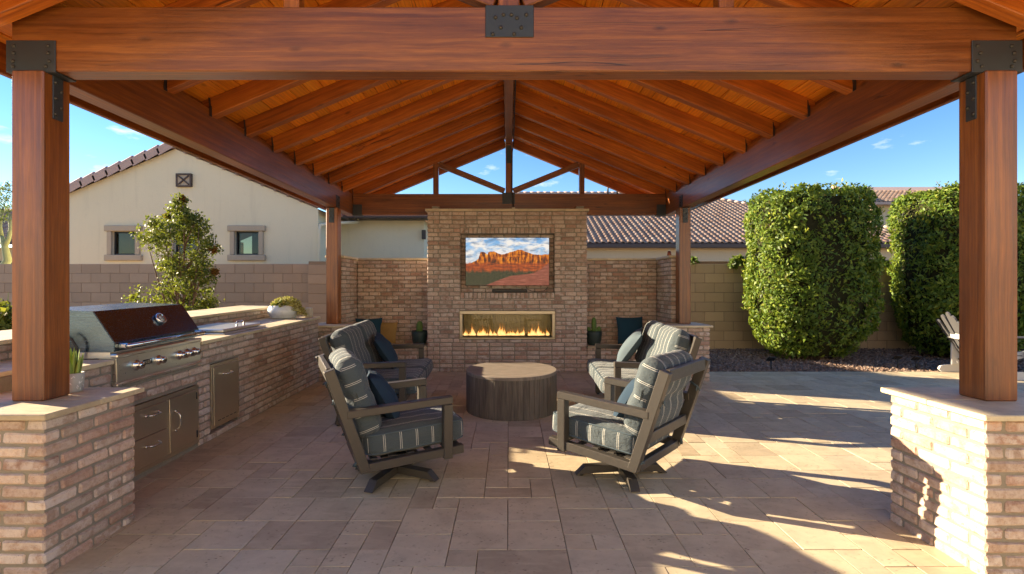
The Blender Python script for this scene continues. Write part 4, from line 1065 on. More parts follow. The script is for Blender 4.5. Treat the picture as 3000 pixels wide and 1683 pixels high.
base1 = b.math('SUBTRACT', b.math('ADD', .47, b.math('MULTIPLY', wob, 2.4)), t); c = b.mix(b.mapr(base1, -.02, .02), c, lower)
base2 = b.math('SUBTRACT', b.math('ADD', .30, b.math('MULTIPLY', wob, 3.6)), t); c = b.mix(b.mapr(base2, -.03, .03), c, veg)
fgr = curve(s, [(0, -.0), (.24, 0.0), (.40, .115), (.54, .2), (.724, .236), (.82, .26), (.906, .346), (1, .48)])
c = b.mix(b.mapr(b.math('SUBTRACT', fgr, t), -.003, .003), c, fgc)
em = b.n('ShaderNodeEmission', {0: c, 1: .15}); gl = b.n('ShaderNodeBsdfGlossy', {0: (1, 1, 1, 1), 1: .25}); ms = b.n('ShaderNodeMixShader', {0: .03, 1: em.outputs[0], 2: gl.outputs[0]}); b.t.links.new(ms.outputs[0], b.out.inputs[0])
g = G(); g.box((0, 0, 0), (1.353, .003, .772), None, .0005); tag(g.build('screen', b.m, tv, T(-.0235, 8.1475, 1.876)), 'lit picture of orange cliffs under clouds')
TVM = b.m
sb = G(); sb.box2((-.272, 8.125, 1.375), (.301, 8.19, 1.428), None, .012); tag(sb.build('soundbar', M['black']), 'slim black soundbar lying in the niche below the television', 'soundbar')
g = G(); g.tube([(.27, 8.20, 1.50), (.30, 8.17, 1.43), (.36, 8.16, 1.40), (.46, 8.17, 1.385), (.58, 8.17, 1.40), (.64, 8.18, 1.46)], .005, 6); tag(g.build('cable_loop', M['black']), 'black cables dangling below the television', 'cable')
for x, w_ in ((-1.19, 'over the kitchen side'), (1.16, 'over the loveseat side')):
    t = thing('cap_light', f'small boxy light on the fireplace cap {w_}', 'light', (x, 8.2, 2.726), group='small lights on the fireplace cap')
    g = G(); g.box2((x-.06, 8.13, 2.762), (x+.06, 8.25, 2.775), None, .003); g.box2((x-.06, 8.13, 2.726), (x-.05, 8.25, 2.763), None, .002); g.box2((x+.05, 8.13, 2.726), (x+.06, 8.25, 2.763), None, .002); g.build('housing', M['frame'], t)
    g = G(); g.box2((x-.049, 8.16, 2.7265), (x+.049, 8.24, 2.758), None, .002); g.build('lens', M['beige'], t)

# ------------------------------------------------------------------ grill and counter things
gr = thing('gas_grill', 'built-in stainless steel gas grill with closed dark-reflecting hood', 'grill', (0, 0, 0), TILT @ T(-3.1, 4.0, .77))
GY0, GY1 = 3.535, 4.495
def pris(poly, y0, y1, name, mat, parent=gr):
    g = G(); n = len(poly)
    v = [(x, y0, z) for x, z in poly]+[(x, y1, z) for x, z in poly]
    f = [list(range(n)), [n+i for i in range(n)][::-1]]+[[(i+1) % n, i, n+i, n+(i+1) % n] for i in range(n)]
    g.add(v, f, TILT); o = g.build(name, M[mat], parent)
    bm = bmesh.new(); bm.from_mesh(o.data); bmesh.ops.recalc_face_normals(bm, faces=bm.faces); bmesh.ops.bevel(bm, geom=list(bm.edges), offset=.004, segments=2, affect='EDGES'); bm.to_mesh(o.data); bm.free()
    return o
pris([(CX-.10, .762), (CX+.016, .762), (CX+.026, .79), (CX+.022, .955), (CX-.02, .975), (CX-.10, .975)], GY0, GY1, 'control_panel', 'steel')
panel = [o for o in gr.children if o.name.startswith('control_panel')][0]
g = G(); g.box2((CX+.0, GY0-.012, .756), (CX+.038, GY1+.012, .775), TILT, .006); g.build('drip_rail', M['steel'], panel)
g = G(); g.box2((CX-.02, GY0-.008, .955), (CX+.036, GY1+.008, .985), TILT, .008); g.build('panel_lip', M['steel'], panel)
g = G(); g.box2((-3.40, GY0+.002, CH+.001), (CX-.022, GY1-.002, .998), TILT, .002); g.build('firebox_rim', M['steel'], gr)
hood = pris([(-3.38, 1.0), (CX+.010, 1.0), (CX+.014, 1.062), (-2.915, 1.285), (-3.34, 1.30), (-3.40, 1.22)], GY0, GY1, 'hood', 'hood')
g = G(); hx, hz_ = CX+.078, 1.038
g.tube([(hx, GY0+.03, hz_), (hx, GY1-.03, hz_)], .014, 12, True, TILT)
for y in (GY0+.055, GY1-.055): g.box2((CX+.008, y-.022, hz_-.02), (hx+.006, y+.022, hz_+.018), TILT, .008)
g.build('hood_handle', M['chrome'], hood)
sn = Vector((.223, 0, .141)).normalized(); sc_ = Vector((-2.845, 4.10, 1.182)); g = G()
Mz = frame_M(sc_+sn*.002, Vector((0, 1, 0)), sn)
g.lathe([(.046, 0), (.050, .012), (.044, .024), (.036, .026), (.034, .020), (.001, .020)], 28, TILT @ Mz); th_ = g.build('thermometer', M['chrome'], hood)
g = G(); g.lathe([(.0335, .0205), (.0001, .0215)], 24, TILT @ Mz); g.build('dial', M['whitepot'], th_); g = G(); g.bar((-.02, -.008, .023), (.022, .01, .023), .003, .001); g.build('needle', M['black'], th_, TILT @ Mz)
for y in (3.72, 3.955, 4.205, 4.30, 4.395):
    g = G(); Mk = TILT @ T(CX+.024, y, .875) @ R(90, 'Y')
    g.lathe([(.040, 0), (.041, .006), (.036, .012), (.030, .013), (.028, .045), (.024, .052), (.001, .052)], 24, Mk); k = g.build('knob', M['chrome'], panel)
    g = G(); g.box((0, 0, .053), (.008, .044, .006), Mk, .002); g.build('knob_pointer', M['black'], k)
g = G(); g.box2((CX+.0243, 3.79, .862), (CX+.0262, 3.885, .90), TILT, .001); g.build('badge', M['black'], panel)
for i in range(4):
    g = G(); g.box2((CX+.0263, 3.80+.02*i, .868), (CX+.0268, 3.813+.02*i, .894), TILT, .0002); g.build('badge_mark', M['chrome'], panel)
g = G(); g.tube([(-3.0, 3.50, CH+.002), (-2.99, 3.485, 1.04), (-3.02, 3.48, 1.10), (-3.07, 3.475, 1.13)], [.008, .009, .008, .006], 8, True, TILT); tag(g.build('gas_hose', M['black']), 'short curved black hose standing up beside the grill hood', 'hose')
sb_ = thing('side_burner_lid', 'flat stainless drop-in lid with chrome handle on the counter', 'lid', (0, 0, 0), TILT @ T(-3.1, 5.4, CH))
g = G(); g.box2((-3.38, 5.00, CH), (-2.83, 5.86, CH+.016), TILT, .004); g.build('flange', M['steel'], sb_)
g = G(); g.box2((-3.36, 5.03, CH+.020), (-2.86, 5.80, CH+.052), TILT, .008); g.build('cover', M['steel'], sb_); g = G(); g.box2((-3.34, 5.05, CH+.0165), (-2.88, 5.78, CH+.0195), TILT, .001); g.build('gasket', M['black'], sb_)
g = G(); g.tube([(-2.90, 5.36, CH+.052), (-2.90, 5.36, CH+.088), (-2.90, 5.375, CH+.10), (-2.90, 5.49, CH+.10), (-2.90, 5.505, CH+.088), (-2.90, 5.505, CH+.052)], .010, 10, True, TILT); g.build('handle', M['chrome'], sb_)
t = thing('outlet_box', 'beige weatherproof outlet box on the counter by the far post', 'outlet', (0, 0, 0), TILT @ T(-2.93, 7.27, CH))
g = G(); g.box2((-2.945, 7.22, CH), (-2.85, 7.32, CH+.135), TILT, .008); g.build('box', M['beige'], t); g = G(); g.box2((-2.965, 7.213, CH+.012), (-2.89, 7.219, CH+.12), TILT, .003); g.build('cover', M['beige'], t)
# ------------------------------------------------------------------ plants
def leaf_cloud(P, Nn, size, seed, asp=.42, up=.2, jit=.7):
    r = np.random.default_rng(seed); n = len(P)
    t = r.normal(size=(n, 3)); d = t-(t*Nn).sum(1, keepdims=True)*Nn; d /= np.linalg.norm(d, axis=1, keepdims=True)+1e-9
    d = d+Nn*r.uniform(-.1, .9, (n, 1))+np.array([0, 0, up]); d /= np.linalg.norm(d, axis=1, keepdims=True)
    m = Nn+r.normal(size=(n, 3))*jit; m = m-(m*d).sum(1, keepdims=True)*d; m /= np.linalg.norm(m, axis=1, keepdims=True)+1e-9
    s = np.cross(d, m); L = size*r.uniform(.5, 1.4, (n, 1)); w = L*asp*.5
    V = np.empty((n, 4, 3)); V[:, 0] = P; V[:, 1] = P+d*L*.45+s*w+m*w*.35; V[:, 2] = P+d*L-m*L*.08; V[:, 3] = P+d*L*.45-s*w+m*w*.35
    F = np.arange(n*4).reshape(n, 4)
    rr = np.clip(r.beta(2, 2.4, n), 0, 1)
    return V.reshape(-1, 3), F, np.repeat(rr, 4)
def hedge(cx, cy, ax, ay, z0, z1, n, seed, label):
    t = thing('clipped_hedge', label, 'hedge', (cx, cy, z0), group='clipped columnar hedges'); r = np.random.default_rng(seed); H = z1-z0; p = 2/3.0
    def surf(th, q, k=1.0):
        pr = np.interp(q, [0, .045, .10, .16, .30, .5, .94, .985, 1], [.52, .68, .82, .90, .975, 1, .99, .95, .89])
        c, s = np.cos(th), np.sin(th)
        x = ax*pr*np.sign(c)*np.abs(c)**p; y = ay*pr*np.sign(s)*np.abs(s)**p
        nn = np.stack([np.sign(c)*np.abs(c)**(2-p)/ax, np.sign(s)*np.abs(s)**(2-p)/ay, np.interp(q, [0, .2, .4, .9, 1], [-.5, -.35, 0, .1, .5])/1.0], 1); nn /= np.linalg.norm(nn, axis=1, keepdims=True)
        return np.stack([x*k, y*k, q*H], 1), nn
    m = int(n*.84); th = r.uniform(0, 2*math.pi, m); th = th + .25*np.sin(2*th)*0; q = r.uniform(0, 1, m)
    P, N_ = surf(th, q); k = n-m; th2 = r.uniform(0, 2*math.pi, k); P2, _ = surf(th2, np.ones(k)); sc = np.sqrt(r.uniform(0, 1, (k, 1)))
    P2[:, :2] *= sc*1.05; N2 = np.tile([0, 0, 1.0], (k, 1)); P = np.vstack([P, P2]); N_ = np.vstack([N_, N2])
    off = np.array([mnoise.noise(Vector(tuple(a*1.4+seed)))*.13+mnoise.noise(Vector(tuple(a*4.5+seed)))*.10 for a in P])
    dep = r.exponential(.06, len(P)); P = P+N_*(off-dep+.03)[:, None]+np.array([cx, cy, z0])
    keep = np.array([mnoise.noise(Vector(tuple(a*3.4+seed*1.7)))+.5*mnoise.noise(Vector(tuple(a*8.0))) for a in P]) > -.40
    P = P[keep]; N_ = N_[keep]
    V, F, A = leaf_cloud(P, N_, .078, seed+1)
    # shoots above the top
    sh = []
    for i in range(46):
        a = r.uniform(0, 6.28); rr = math.sqrt(r.uniform(0, 1))*.92; b0, _ = surf(np.array([a]), np.array([1.0])); b0 = b0[0]*np.array([rr, rr, 1])+np.array([cx, cy, z0]); hh = r.uniform(.05, .17)
        for j in range(9): sh.append(b0+np.array([r.normal(0, .015), r.normal(0, .015), hh*j/8+.02]))
    for i in range(70):
        b0, n0 = surf(np.array([r.uniform(0, 6.28)]), np.array([r.uniform(.12, .98)])); b0 = b0[0]+np.array([cx, cy, z0]); n0 = n0[0]; hh = r.uniform(.04, .13)
        for j in range(7): sh.append(b0+n0*(hh*j/6+.03)+np.array([r.normal(0, .012), r.normal(0, .012), .25*hh*j/6]))
    sh = np.array(sh); V2, F2, A2 = leaf_cloud(sh, np.tile([0, 0, 1.0], (len(sh), 1)), .07, seed+2, up=.8)
    V = np.vstack([V, V2]); F = np.vstack([F, F2+len(F)*4]); A = np.concatenate([A, np.clip(A2+.3, 0, 1)])
    obj_np('foliage', V, F, M['hedge'], t, I4, False, {'rnd': A})
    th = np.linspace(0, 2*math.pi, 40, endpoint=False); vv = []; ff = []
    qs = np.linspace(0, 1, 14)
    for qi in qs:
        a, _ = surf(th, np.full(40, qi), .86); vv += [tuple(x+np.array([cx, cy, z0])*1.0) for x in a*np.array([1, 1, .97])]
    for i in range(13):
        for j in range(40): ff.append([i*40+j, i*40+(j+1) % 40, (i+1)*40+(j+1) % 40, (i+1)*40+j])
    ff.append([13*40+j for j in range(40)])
    G().add(vv, ff).build('shade_core', M['core'], t)  # solid filler behind the leaves, its dark colour painted as shade
    for k in range(7):
        a = k*.9+seed; x, y = cx+math.cos(a)*ax*.32, cy+math.sin(a)*ay*.32
        G().tube([(x*.4+cx*.6, y*.4+cy*.6, z0-.15), (x, y, z0+.1), (x+math.cos(a)*.12, y+math.sin(a)*.12, z0+.45)], [.035, .028, .018], 7).build('stem', M['bark'], t)
hedge(5.70, 9.50, 1.02, .80, .20, 3.17, 34000, 31, 'tall clipped hedge standing alone between the far pavilion post and the next hedge')
hedge(8.58, 9.52, .98, .80, .20, 3.20, 28000, 47, 'tall clipped hedge behind the white adirondack chair')
hedge(10.97, 9.55, 1.15, .9, .20, 3.10, 14000, 59, 'clipped hedge at the far right, mostly hidden by the sunlit post')

def branchy(t, base, tips, mat, r0=.03):
    for tp in tips:
        b = Vector(base); e = Vector(tp); m1 = b.lerp(e, .4)+Vector((RNG.uniform(-.08, .08), RNG.uniform(-.08, .08), .12))
        G().tube([b, b.lerp(m1, .5)+Vector((RNG.uniform(-.02, .02), 0, .02)), m1, m1.lerp(e, .5)+Vector((RNG.uniform(-.04, .04), RNG.uniform(-.04, .04), .03)), e], [r0, r0*.85, r0*.6, r0*.4, r0*.18], 7).build('branch', mat, t)
def blob_leaves(blobs, per, size, seed, asp=.5):
    r = np.random.default_rng(seed); P = []; N_ = []
    for (c, rad) in blobs:
        n = int(per*(rad/.25)**2); k = max(3, n//16)
        cc = r.normal(size=(k, 3)); cc /= np.linalg.norm(cc, axis=1, keepdims=True); cc = np.array(c)+cc*rad*r.uniform(.35, 1.0, (k, 1))*np.array([1, .9, .95])
        for q in cc:
            m = 16; d = r.normal(size=(m, 3)); d /= np.linalg.norm(d, axis=1, keepdims=True); P.append(q+d*rad*.22*r.uniform(.2, 1, (m, 1))); nn = d+(q-np.array(c))/rad*1.2+np.array([0, 0, .5]); N_.append(nn/np.linalg.norm(nn, axis=1, keepdims=True))
    P = np.vstack(P); N_ = np.vstack(N_); return leaf_cloud(P, N_, size, seed+5, asp, .15, .8)
TY = 8.5
px = lambda u, v, y=TY: ((u-1280)*y/1260, y, CAMZ-(v-722.5)*y/1260)
tr = thing('young_tree', 'young bronze-green tree growing between the kitchen counter and the block wall', 'tree', (-5.65, TY, .1))
prof_ = np.array([(498, 5, 458), (525, 12, 456), (540, 30, 452), (558, 58, 450), (590, 84, 448), (622, 90, 446), (648, 66, 468), (680, 66, 476), (710, 74, 462), (742, 96, 440), (772, 100, 436), (805, 92, 440)])
rtr = np.random.default_rng(8); Pc = []; Nc = []
for k in range(440):
    v_ = rtr.uniform(500, 805); hwid = np.interp(v_, prof_[:, 0], prof_[:, 1]); cu = np.interp(v_, prof_[:, 0], prof_[:, 2])
    if rtr.random() > (hwid/100)*1.0+.12: continue
    a_ = rtr.uniform(0, 6.28); q_ = math.sqrt(rtr.uniform(.12, 1)); rad = hwid*TY/1260
    c0 = np.array(px(cu, v_))+np.array([math.cos(a_)*rad*q_, math.sin(a_)*rad*q_*.85, 0]); out = np.array([math.cos(a_), math.sin(a_), .45])
    if mnoise.noise(Vector(c0)*2.6) < -.22: continue
    m = rtr.integers(26, 60); dd = rtr.normal(size=(m, 3)); dd /= np.linalg.norm(dd, axis=1, keepdims=True)
    Pc.append(c0+dd*rtr.uniform(.03, .13, (m, 1))); nn = dd*.9+out; Nc.append(nn/np.linalg.norm(nn, axis=1, keepdims=True))
V, F, A = leaf_cloud(np.vstack(Pc), np.vstack(Nc), .058, 71, .5, .2, .8); obj_np('crown', V, F, M['tree'], tr, I4, False, {'rnd': A})
for k in range(26):
    v_ = rtr.uniform(530, 760); hwid = np.interp(v_, prof_[:, 0], prof_[:, 1])*.85; a_ = rtr.uniform(0, 6.28); rad = hwid*TY/1260; cu = np.interp(v_, prof_[:, 0], prof_[:, 2])
    e_ = Vector(px(cu, v_))+Vector((math.cos(a_)*rad, math.sin(a_)*rad*.85, 0)); s0 = Vector(px(462, min(v_+70, 800))); md = s0.lerp(e_, .5)+Vector((0, 0, .06)); G().tube([s0, md, e_], [.010, .007, .003], 5).build('twig', M['bark'], tr)
V, F, A = blob_leaves([(px(u, v), .05) for u, v in ((458, 500), (340, 752), (372, 600), (540, 685), (535, 630), (425, 545))], 5000, .05, 72); obj_np('young_shoots', V, F, M['redtip'], tr, I4, False, {'rnd': A})
branchy(tr, (-5.55, TY, .1), [px(458, 500), px(410, 570), px(500, 575), px(372, 615), px(515, 640), px(480, 700), px(345, 756), px(450, 620)], M['bark'], .028)
G().tube([(-5.55, TY, -.05), (-5.55, TY, .5)], [.045, .035], 8).build('trunk', M['bark'], tr)
# shrub and yucca at the left edge
sh = thing('leafy_shrub', 'low green shrub behind the bar ledge at the left post', 'shrub', (-6.25, 6.0, .0))
V, F, A = blob_leaves([((-6.1, 6.0, .95), .32), ((-6.5, 6.1, .85), .36), ((-6.0, 5.9, .6), .3), ((-6.3, 6.1, 1.1), .25), ((-5.8, 6.1, .8), .28), ((-6.7, 5.9, .7), .34)], 420, .09, 81); obj_np('foliage', V, F, M['tree'], sh, I4, False, {'rnd': A})
G().tube([(-6.2, 6.0, -.1), (-6.2, 6.0, .8)], [.04, .02], 7).build('stem', M['bark'], sh)
yu = thing('yucca', 'pale upright strap leaves rising above the shrub', 'yucca', (-6.6, 6.55, .0))
for i in range(14):
    a = RNG.uniform(0, 6.28); L_ = RNG.uniform(.9, 1.55); o = RNG.uniform(.08, .30); g = G(); v = []
    for k in range(6):
        t_ = k/5; q = Vector((-6.6+math.cos(a)*o*t_**1.6, 6.55+math.sin(a)*o*t_**1.6, L_*t_)); w = .022*(1-t_**2.2)+.001; sd = Vector((-math.sin(a), math.cos(a), 0))*w; v += [q-sd, q+sd, q+Vector((math.cos(a)*.006, math.sin(a)*.006, 0))]
    f = []
    for k in range(5): f += [[3*k, 3*k+2, 3*k+5, 3*k+3], [3*k+2, 3*k+1, 3*k+4, 3*k+5], [3*k+1, 3*k, 3*k+3, 3*k+4]]
    g.add(v, f).build('leaf', M['agave'], yu)
pvt = thing('palo_verde_tree', 'feathery green-trunked palo verde tree beyond the block wall', 'tree', (-13.2, 13, .1))
P0 = lambda u, v: px(u, v, 13.0)
G().tube([(-13.4, 13, .1), P0(2, 680), P0(20, 655), P0(12, 620), P0(4, 595)], [.13, .11, .09, .07, .05], 9).build('trunk', M['greenbark'], pvt)
G().tube([P0(12, 622), P0(22, 600), P0(27, 575), P0(24, 540)], [.06, .05, .04, .025], 8).build('branch', M['greenbark'], pvt)
G().tube([P0(4, 597), P0(0, 570), P0(8, 520)], [.05, .04, .02], 8).build('branch', M['greenbark'], pvt)
V, F, A = blob_leaves([(P0(u, v), r_) for u, v, r_ in ((5, 500, .45), (18, 520, .35), (-25, 510, .6), (12, 482, .3), (0, 540, .35), (-45, 490, .6), (24, 498, .25))], 110, .075, 91, .28); obj_np('crown', V, F, M['pale'], pvt, I4, False, {'rnd': A})
vn = thing('vine_sprig', 'thin vine sprigs hanging over the tan block wall left of the hedge', 'vine', (6.5, 10.5, 1.95))
pr = lambda u, v: px(u, v, 10.5)
V, F, A = blob_leaves([(pr(u, v), .07) for u, v in ((1745, 660), (1838, 662), (1850, 655), (1862, 652), (1874, 658), (1850, 668), (1880, 665), (2225, 660), (2215, 655))], 1200, .085, 95); obj_np('leaves', V, F, M['pale'], vn, I4, False, {'rnd': A})
G().tube([pr(1740, 664), pr(1760, 662), pr(1838, 664), pr(1880, 660), pr(1950, 664), pr(2100, 664), pr(2225, 662)], .006, 6).build('stem', M['bark'], vn)

# ------------------------------------------------------------------ potted plants
def pot_prof(r, h): return [(r*.70, 0), (r*.76, .01), (r*.92, h*.35), (r, h*.75), (r, h), (r*.93, h), (r*.92, h*.86), (r*.001, h*.86)]
def potted_cactus(x, y, z, arms, label):
    t = thing('potted_cactus', label, 'cactus', (x, y, z), group='cactus pots on the stone benches')
    G().lathe(pot_prof(.13, .235), 32, T(x, y, z)).build('pot', M['darkpot'], t); G().lathe([(.118, 0), (.001, .012)], 20, T(x, y, z+.20)).build('soil', M['soil'], t)
    for (dx, dy, r, h, ln) in arms:
        v = []; f = []; n = 36; prof = [(0, .72), (.1, .95), (.45, 1), (.75, .92), (.9, .7), (.97, .42), (1, .08)]
        for (q, k) in prof:
            for i in range(n):
                a = 2*math.pi*i/n; rr = r*k*(1+.13*math.cos(a*9)); v.append((x+dx+ln*q+rr*math.cos(a), y+dy+rr*math.sin(a), z+.205+h*q))
        for j in range(len(prof)-1):
            for i in range(n): f.append([j*n+i, j*n+(i+1) % n, (j+1)*n+(i+1) % n, (j+1)*n+i])
        f.append([(len(prof)-1)*n+i for i in range(n)]); G().add(v, f, None, True).build('cactus_stem', M['cactus'], t)
potted_cactus(-1.475, 8.27, .508, [(0, 0, .048, .19, .005)], 'dark green pot with one short cactus column on the bench left of the fire')
potted_cactus(1.405, 8.27, .508, [(0, 0, .038, .25, .0), (-.07, .01, .03, .09, -.02), (.065, .0, .032, .10, .02), (.02, -.05, .025, .07, 0)], 'dark green pot with tall cactus and small side arms on the other bench')
pl = thing('white_planter', 'low white chevron-textured bowl planter with trailing yellow succulents on the counter', 'planter', (-3.17, 7.05, CH+fz(7.05)))
bz = CH+fz(7.05); v = []; f = []; n = 96; pr_ = [(.135, .0), (.15, .004), (.175, .02)]+[(.205-.03*((q-.5)*2)**2+.0, .03+.145*q) for q in [i/22 for i in range(23)]]+[(.172, .182), (.162, .180), (.158, .15), (.001, .15)]
for j, (r_, z_) in enumerate(pr_):
    for i in range(n):
        k = .0035*math.sin(i/n*2*math.pi*48+(abs((j % 6)-3)*1.1)) if 3 <= j <= 25 else 0; a = 2*math.pi*i/n; v.append((-3.17+(r_+k)*math.cos(a), 7.05+(r_+k)*math.sin(a), bz+z_))
for j in range(len(pr_)-1):
    for i in range(n): f.append([j*n+i, j*n+(i+1) % n, (j+1)*n+(i+1) % n, (j+1)*n+i])
G().add(v, f, None, True).build('bowl', M['whitepot'], pl)
G().lathe([(.158, 0), (.001, .012)], 24, T(-3.17, 7.05, bz+.148)).build('soil', M['soil'], pl)
r = np.random.default_rng(5)
def dome(n, cx, cy, cz, rx, ry, rz, seed):
    q = np.random.default_rng(seed); d = q.normal(size=(n, 3)); d[:, 2] = np.abs(d[:, 2]); d /= np.linalg.norm(d, axis=1, keepdims=True); return np.array([cx, cy, cz])+d*np.array([rx, ry, rz])*q.uniform(.55, 1.05, (n, 1)), d
P, D = dome(1500, -3.13, 7.05, bz+.17, .20, .17, .13, 1); P2, D2 = dome(420, -2.97, 7.03, bz+.10, .09, .1, .10, 2); P3, D3 = dome(130, -2.90, 7.02, bz+.05, .07, .07, .06, 3)
V, F, A = leaf_cloud(np.vstack([P, P2, P3]), np.vstack([D, D2, D3]), .022, 6, .85); obj_np('trailing_sedum', V, F, M['sedum'], pl, I4, False, {'rnd': A})
P, D = dome(260, -3.17, 6.97, bz+.165, .10, .09, .06, 8); V, F, A = leaf_cloud(P, D, .07, 9, .28, .5); obj_np('rosette', V, F, M['sedumg'], pl, I4, False, {'rnd': A})
sp_ = thing('succulent_pot', 'small grey pot with white leaf motif and upright succulent on the brick pedestal', 'succulent', (-2.668, 3.055, CAPZ))
G().lathe([(.050, 0), (.055, .006), (.062, .06), (.064, .115), (.059, .116), (.057, .10), (.001, .10)], 32, T(-2.668, 3.055, CAPZ)).build('pot', M['greypot'], sp_)
G().lathe([(.056, 0), (.001, .006)], 20, T(-2.668, 3.055, CAPZ+.098)).build('soil', M['soil'], sp_)
rs = random.Random(4)
for i in range(34):
    a = -math.pi/2+rs.uniform(-1.9, 1.9); z = CAPZ+rs.uniform(.012, .10); rr = .0615+(z-CAPZ-.06)*.06; c_ = Vector((-2.668+math.cos(a)*rr, 3.055+math.sin(a)*rr, z))
    nrm = Vector((math.cos(a), math.sin(a), .03)); up = Vector((-math.sin(a), math.cos(a), 0))*rs.uniform(-1, 1)+Vector((0, 0, 1)); up.normalize(); sd = up.cross(nrm)
    g = G(); w = .0032; l = .010; g.add([c_-up*l+nrm*.0015, c_+sd*w+nrm*.0025, c_+up*l+nrm*.0015, c_-sd*w+nrm*.0025], [[0, 1, 2, 3]]); g.build('leaf_motif', M['potmotif'], sp_)
for i in range(15):
    a = i*2.4; o = .012+.036*math.sqrt(i/15); L_ = .175-.06*(i/15); ln = .05+.35*(i/15); g = G(); v = []
    for k in range(7):
        t_ = k/6; w = .015*math.sin(math.pi*(t_*.82+.18))**.8+.0006; q = Vector((-2.668+math.cos(a)*(o+ln*L_*t_**1.3*.6), 3.055+math.sin(a)*(o+ln*L_*t_**1.3*.6), CAPZ+.095+L_*t_)); sd = Vector((-math.sin(a), math.cos(a), 0))*w; n_ = Vector((math.cos(a), math.sin(a), 0))*.006*(1-t_*.8); v += [q-sd, q-n_*.3, q+sd, q+n_]
    f = []
    for k in range(6):
        for m in range(4): f.append([4*k+m, 4*k+(m+1) % 4, 4*k+4+(m+1) % 4, 4*k+4+m])
    g.add(v, f, None, True).build('leaf', M['agave'], sp_)

# ------------------------------------------------------------------ path lights, finial
for (u, v, y, lab) in ((1940, 925, 8.35, 'black solar path light in the gravel before the first hedge'), (2258, 925, 8.5, 'yellow-topped black path light in the gravel between the hedges'), (2305, 928, 8.4, 'black solar path light with pale panel in the gravel near the white chair')):
    x = (u-1280)*y/1260; z = gz(y); t = thing('path_light', lab, 'path light', (x, y, z), group='solar path lights in the gravel')
    G().tube([(x, y, z-.03), (x, y, z+.16)], .011, 8).build('stake', M['black'], t)
    g = G(); g.box((0, 0, 0), (.13, .11, .022), None, .006); g.build('head', M['black'], t, T(x, y, z+.185) @ R(-42, 'X') @ R(8))
    g = G(); g.box((0, 0, .0125), (.11, .09, .003), None, .001); g.build('solar_panel', M['plate' if '1' == '2' else 'beige' if 'yellow' in lab else 'plate'], t, T(x, y, z+.185) @ R(-42, 'X') @ R(8))
fn = thing('torch_finial', 'small copper torch finial on the alcove wall by the far right post', 'finial', (2.50, 7.87, 1.956))
G().lathe([(.03, 0), (.034, .01), (.030, .05), (.018, .075), (.001, .078)], 16, T(2.53, 7.90, 1.956)).build('body', M['copper'], fn); G().lathe([(.017, .07), (.006, .10), (.001, .105)], 12, T(2.53, 7.90, 1.956)).build('tip', M['whitepot'], fn)

# ------------------------------------------------------------------ round drum table
TX, TYC, TRr = .03, 5.83, .525; tz = fz(5.83)
tb = thing('drum_table', 'round wooden drum coffee table with dark staves and pale worn top', 'table', (TX, TYC, tz))
g = G(); ns = 52
for i in range(ns):
    a0 = 2*math.pi*(i+.02)/ns; a1 = 2*math.pi*(i+.98)/ns; k = RNG.uniform(-.003, .002); v = []
    for z_ in (0.0, .425):
        for (a, rr) in ((a0, TRr-.0045+k*.3), (a0*.9+a1*.1, TRr-.001+k*.3), (a0*.1+a1*.9, TRr-.001+k*.3), (a1, TRr-.0045+k*.3)): v.append((rr*math.cos(a), rr*math.sin(a), z_))
    g.add(v, [[0, 1, 5, 4], [1, 2, 6, 5], [2, 3, 7, 6]])
g.lathe([(TRr-.007, 0.001), (TRr-.007, .424)], 64); g.build('stave_drum', None, tb, TILT @ T(TX, TYC, 0))
b = NB('drum_staves'); vv = b.coords(False, (14, 14, 1.4)); n1 = b.noise(vv, 1.3, 6, .6); n2 = b.noise(b.coords(False, (60, 60, 3)), 1.5, 4, .6)
cc = b.ramp(b.math('ADD', b.math('MULTIPLY', n1, .6), b.math('MULTIPLY', n2, .4)), [(.34, (.060, .050, .042)), (.52, (.135, .112, .090)), (.70, (.22, .185, .145))])
tb.children[0].data.materials.append(b.bsdf(cc, .62, b.bump(n2, .4, .006), 0, .35))
b = NB('worn_wood_top'); vv = b.coords(False, (3, 24, 1)); n1 = b.noise(vv, 1.5, 6, .6, .6); n2 = b.noise(b.coords(False, (10, 90, 1)), 1.2, 4, .6)
cc = b.ramp(b.math('ADD', b.math('MULTIPLY', n1, .6), b.math('MULTIPLY', n2, .4)), [(.32, (.11, .092, .075)), (.5, (.215, .18, .145)), (.7, (.31, .265, .215))])
M['top'] = b.bsdf(cc, .55, b.bump(n2, .25, .004), 0, .35)
G().lathe([(TRr-.003, 0), (TRr-.001, .002), (TRr-.001, .030), (TRr-.006, .036), (.001, .036)], 96, None, False).build('top', M['top'], tb, TILT @ T(TX, TYC, .426))

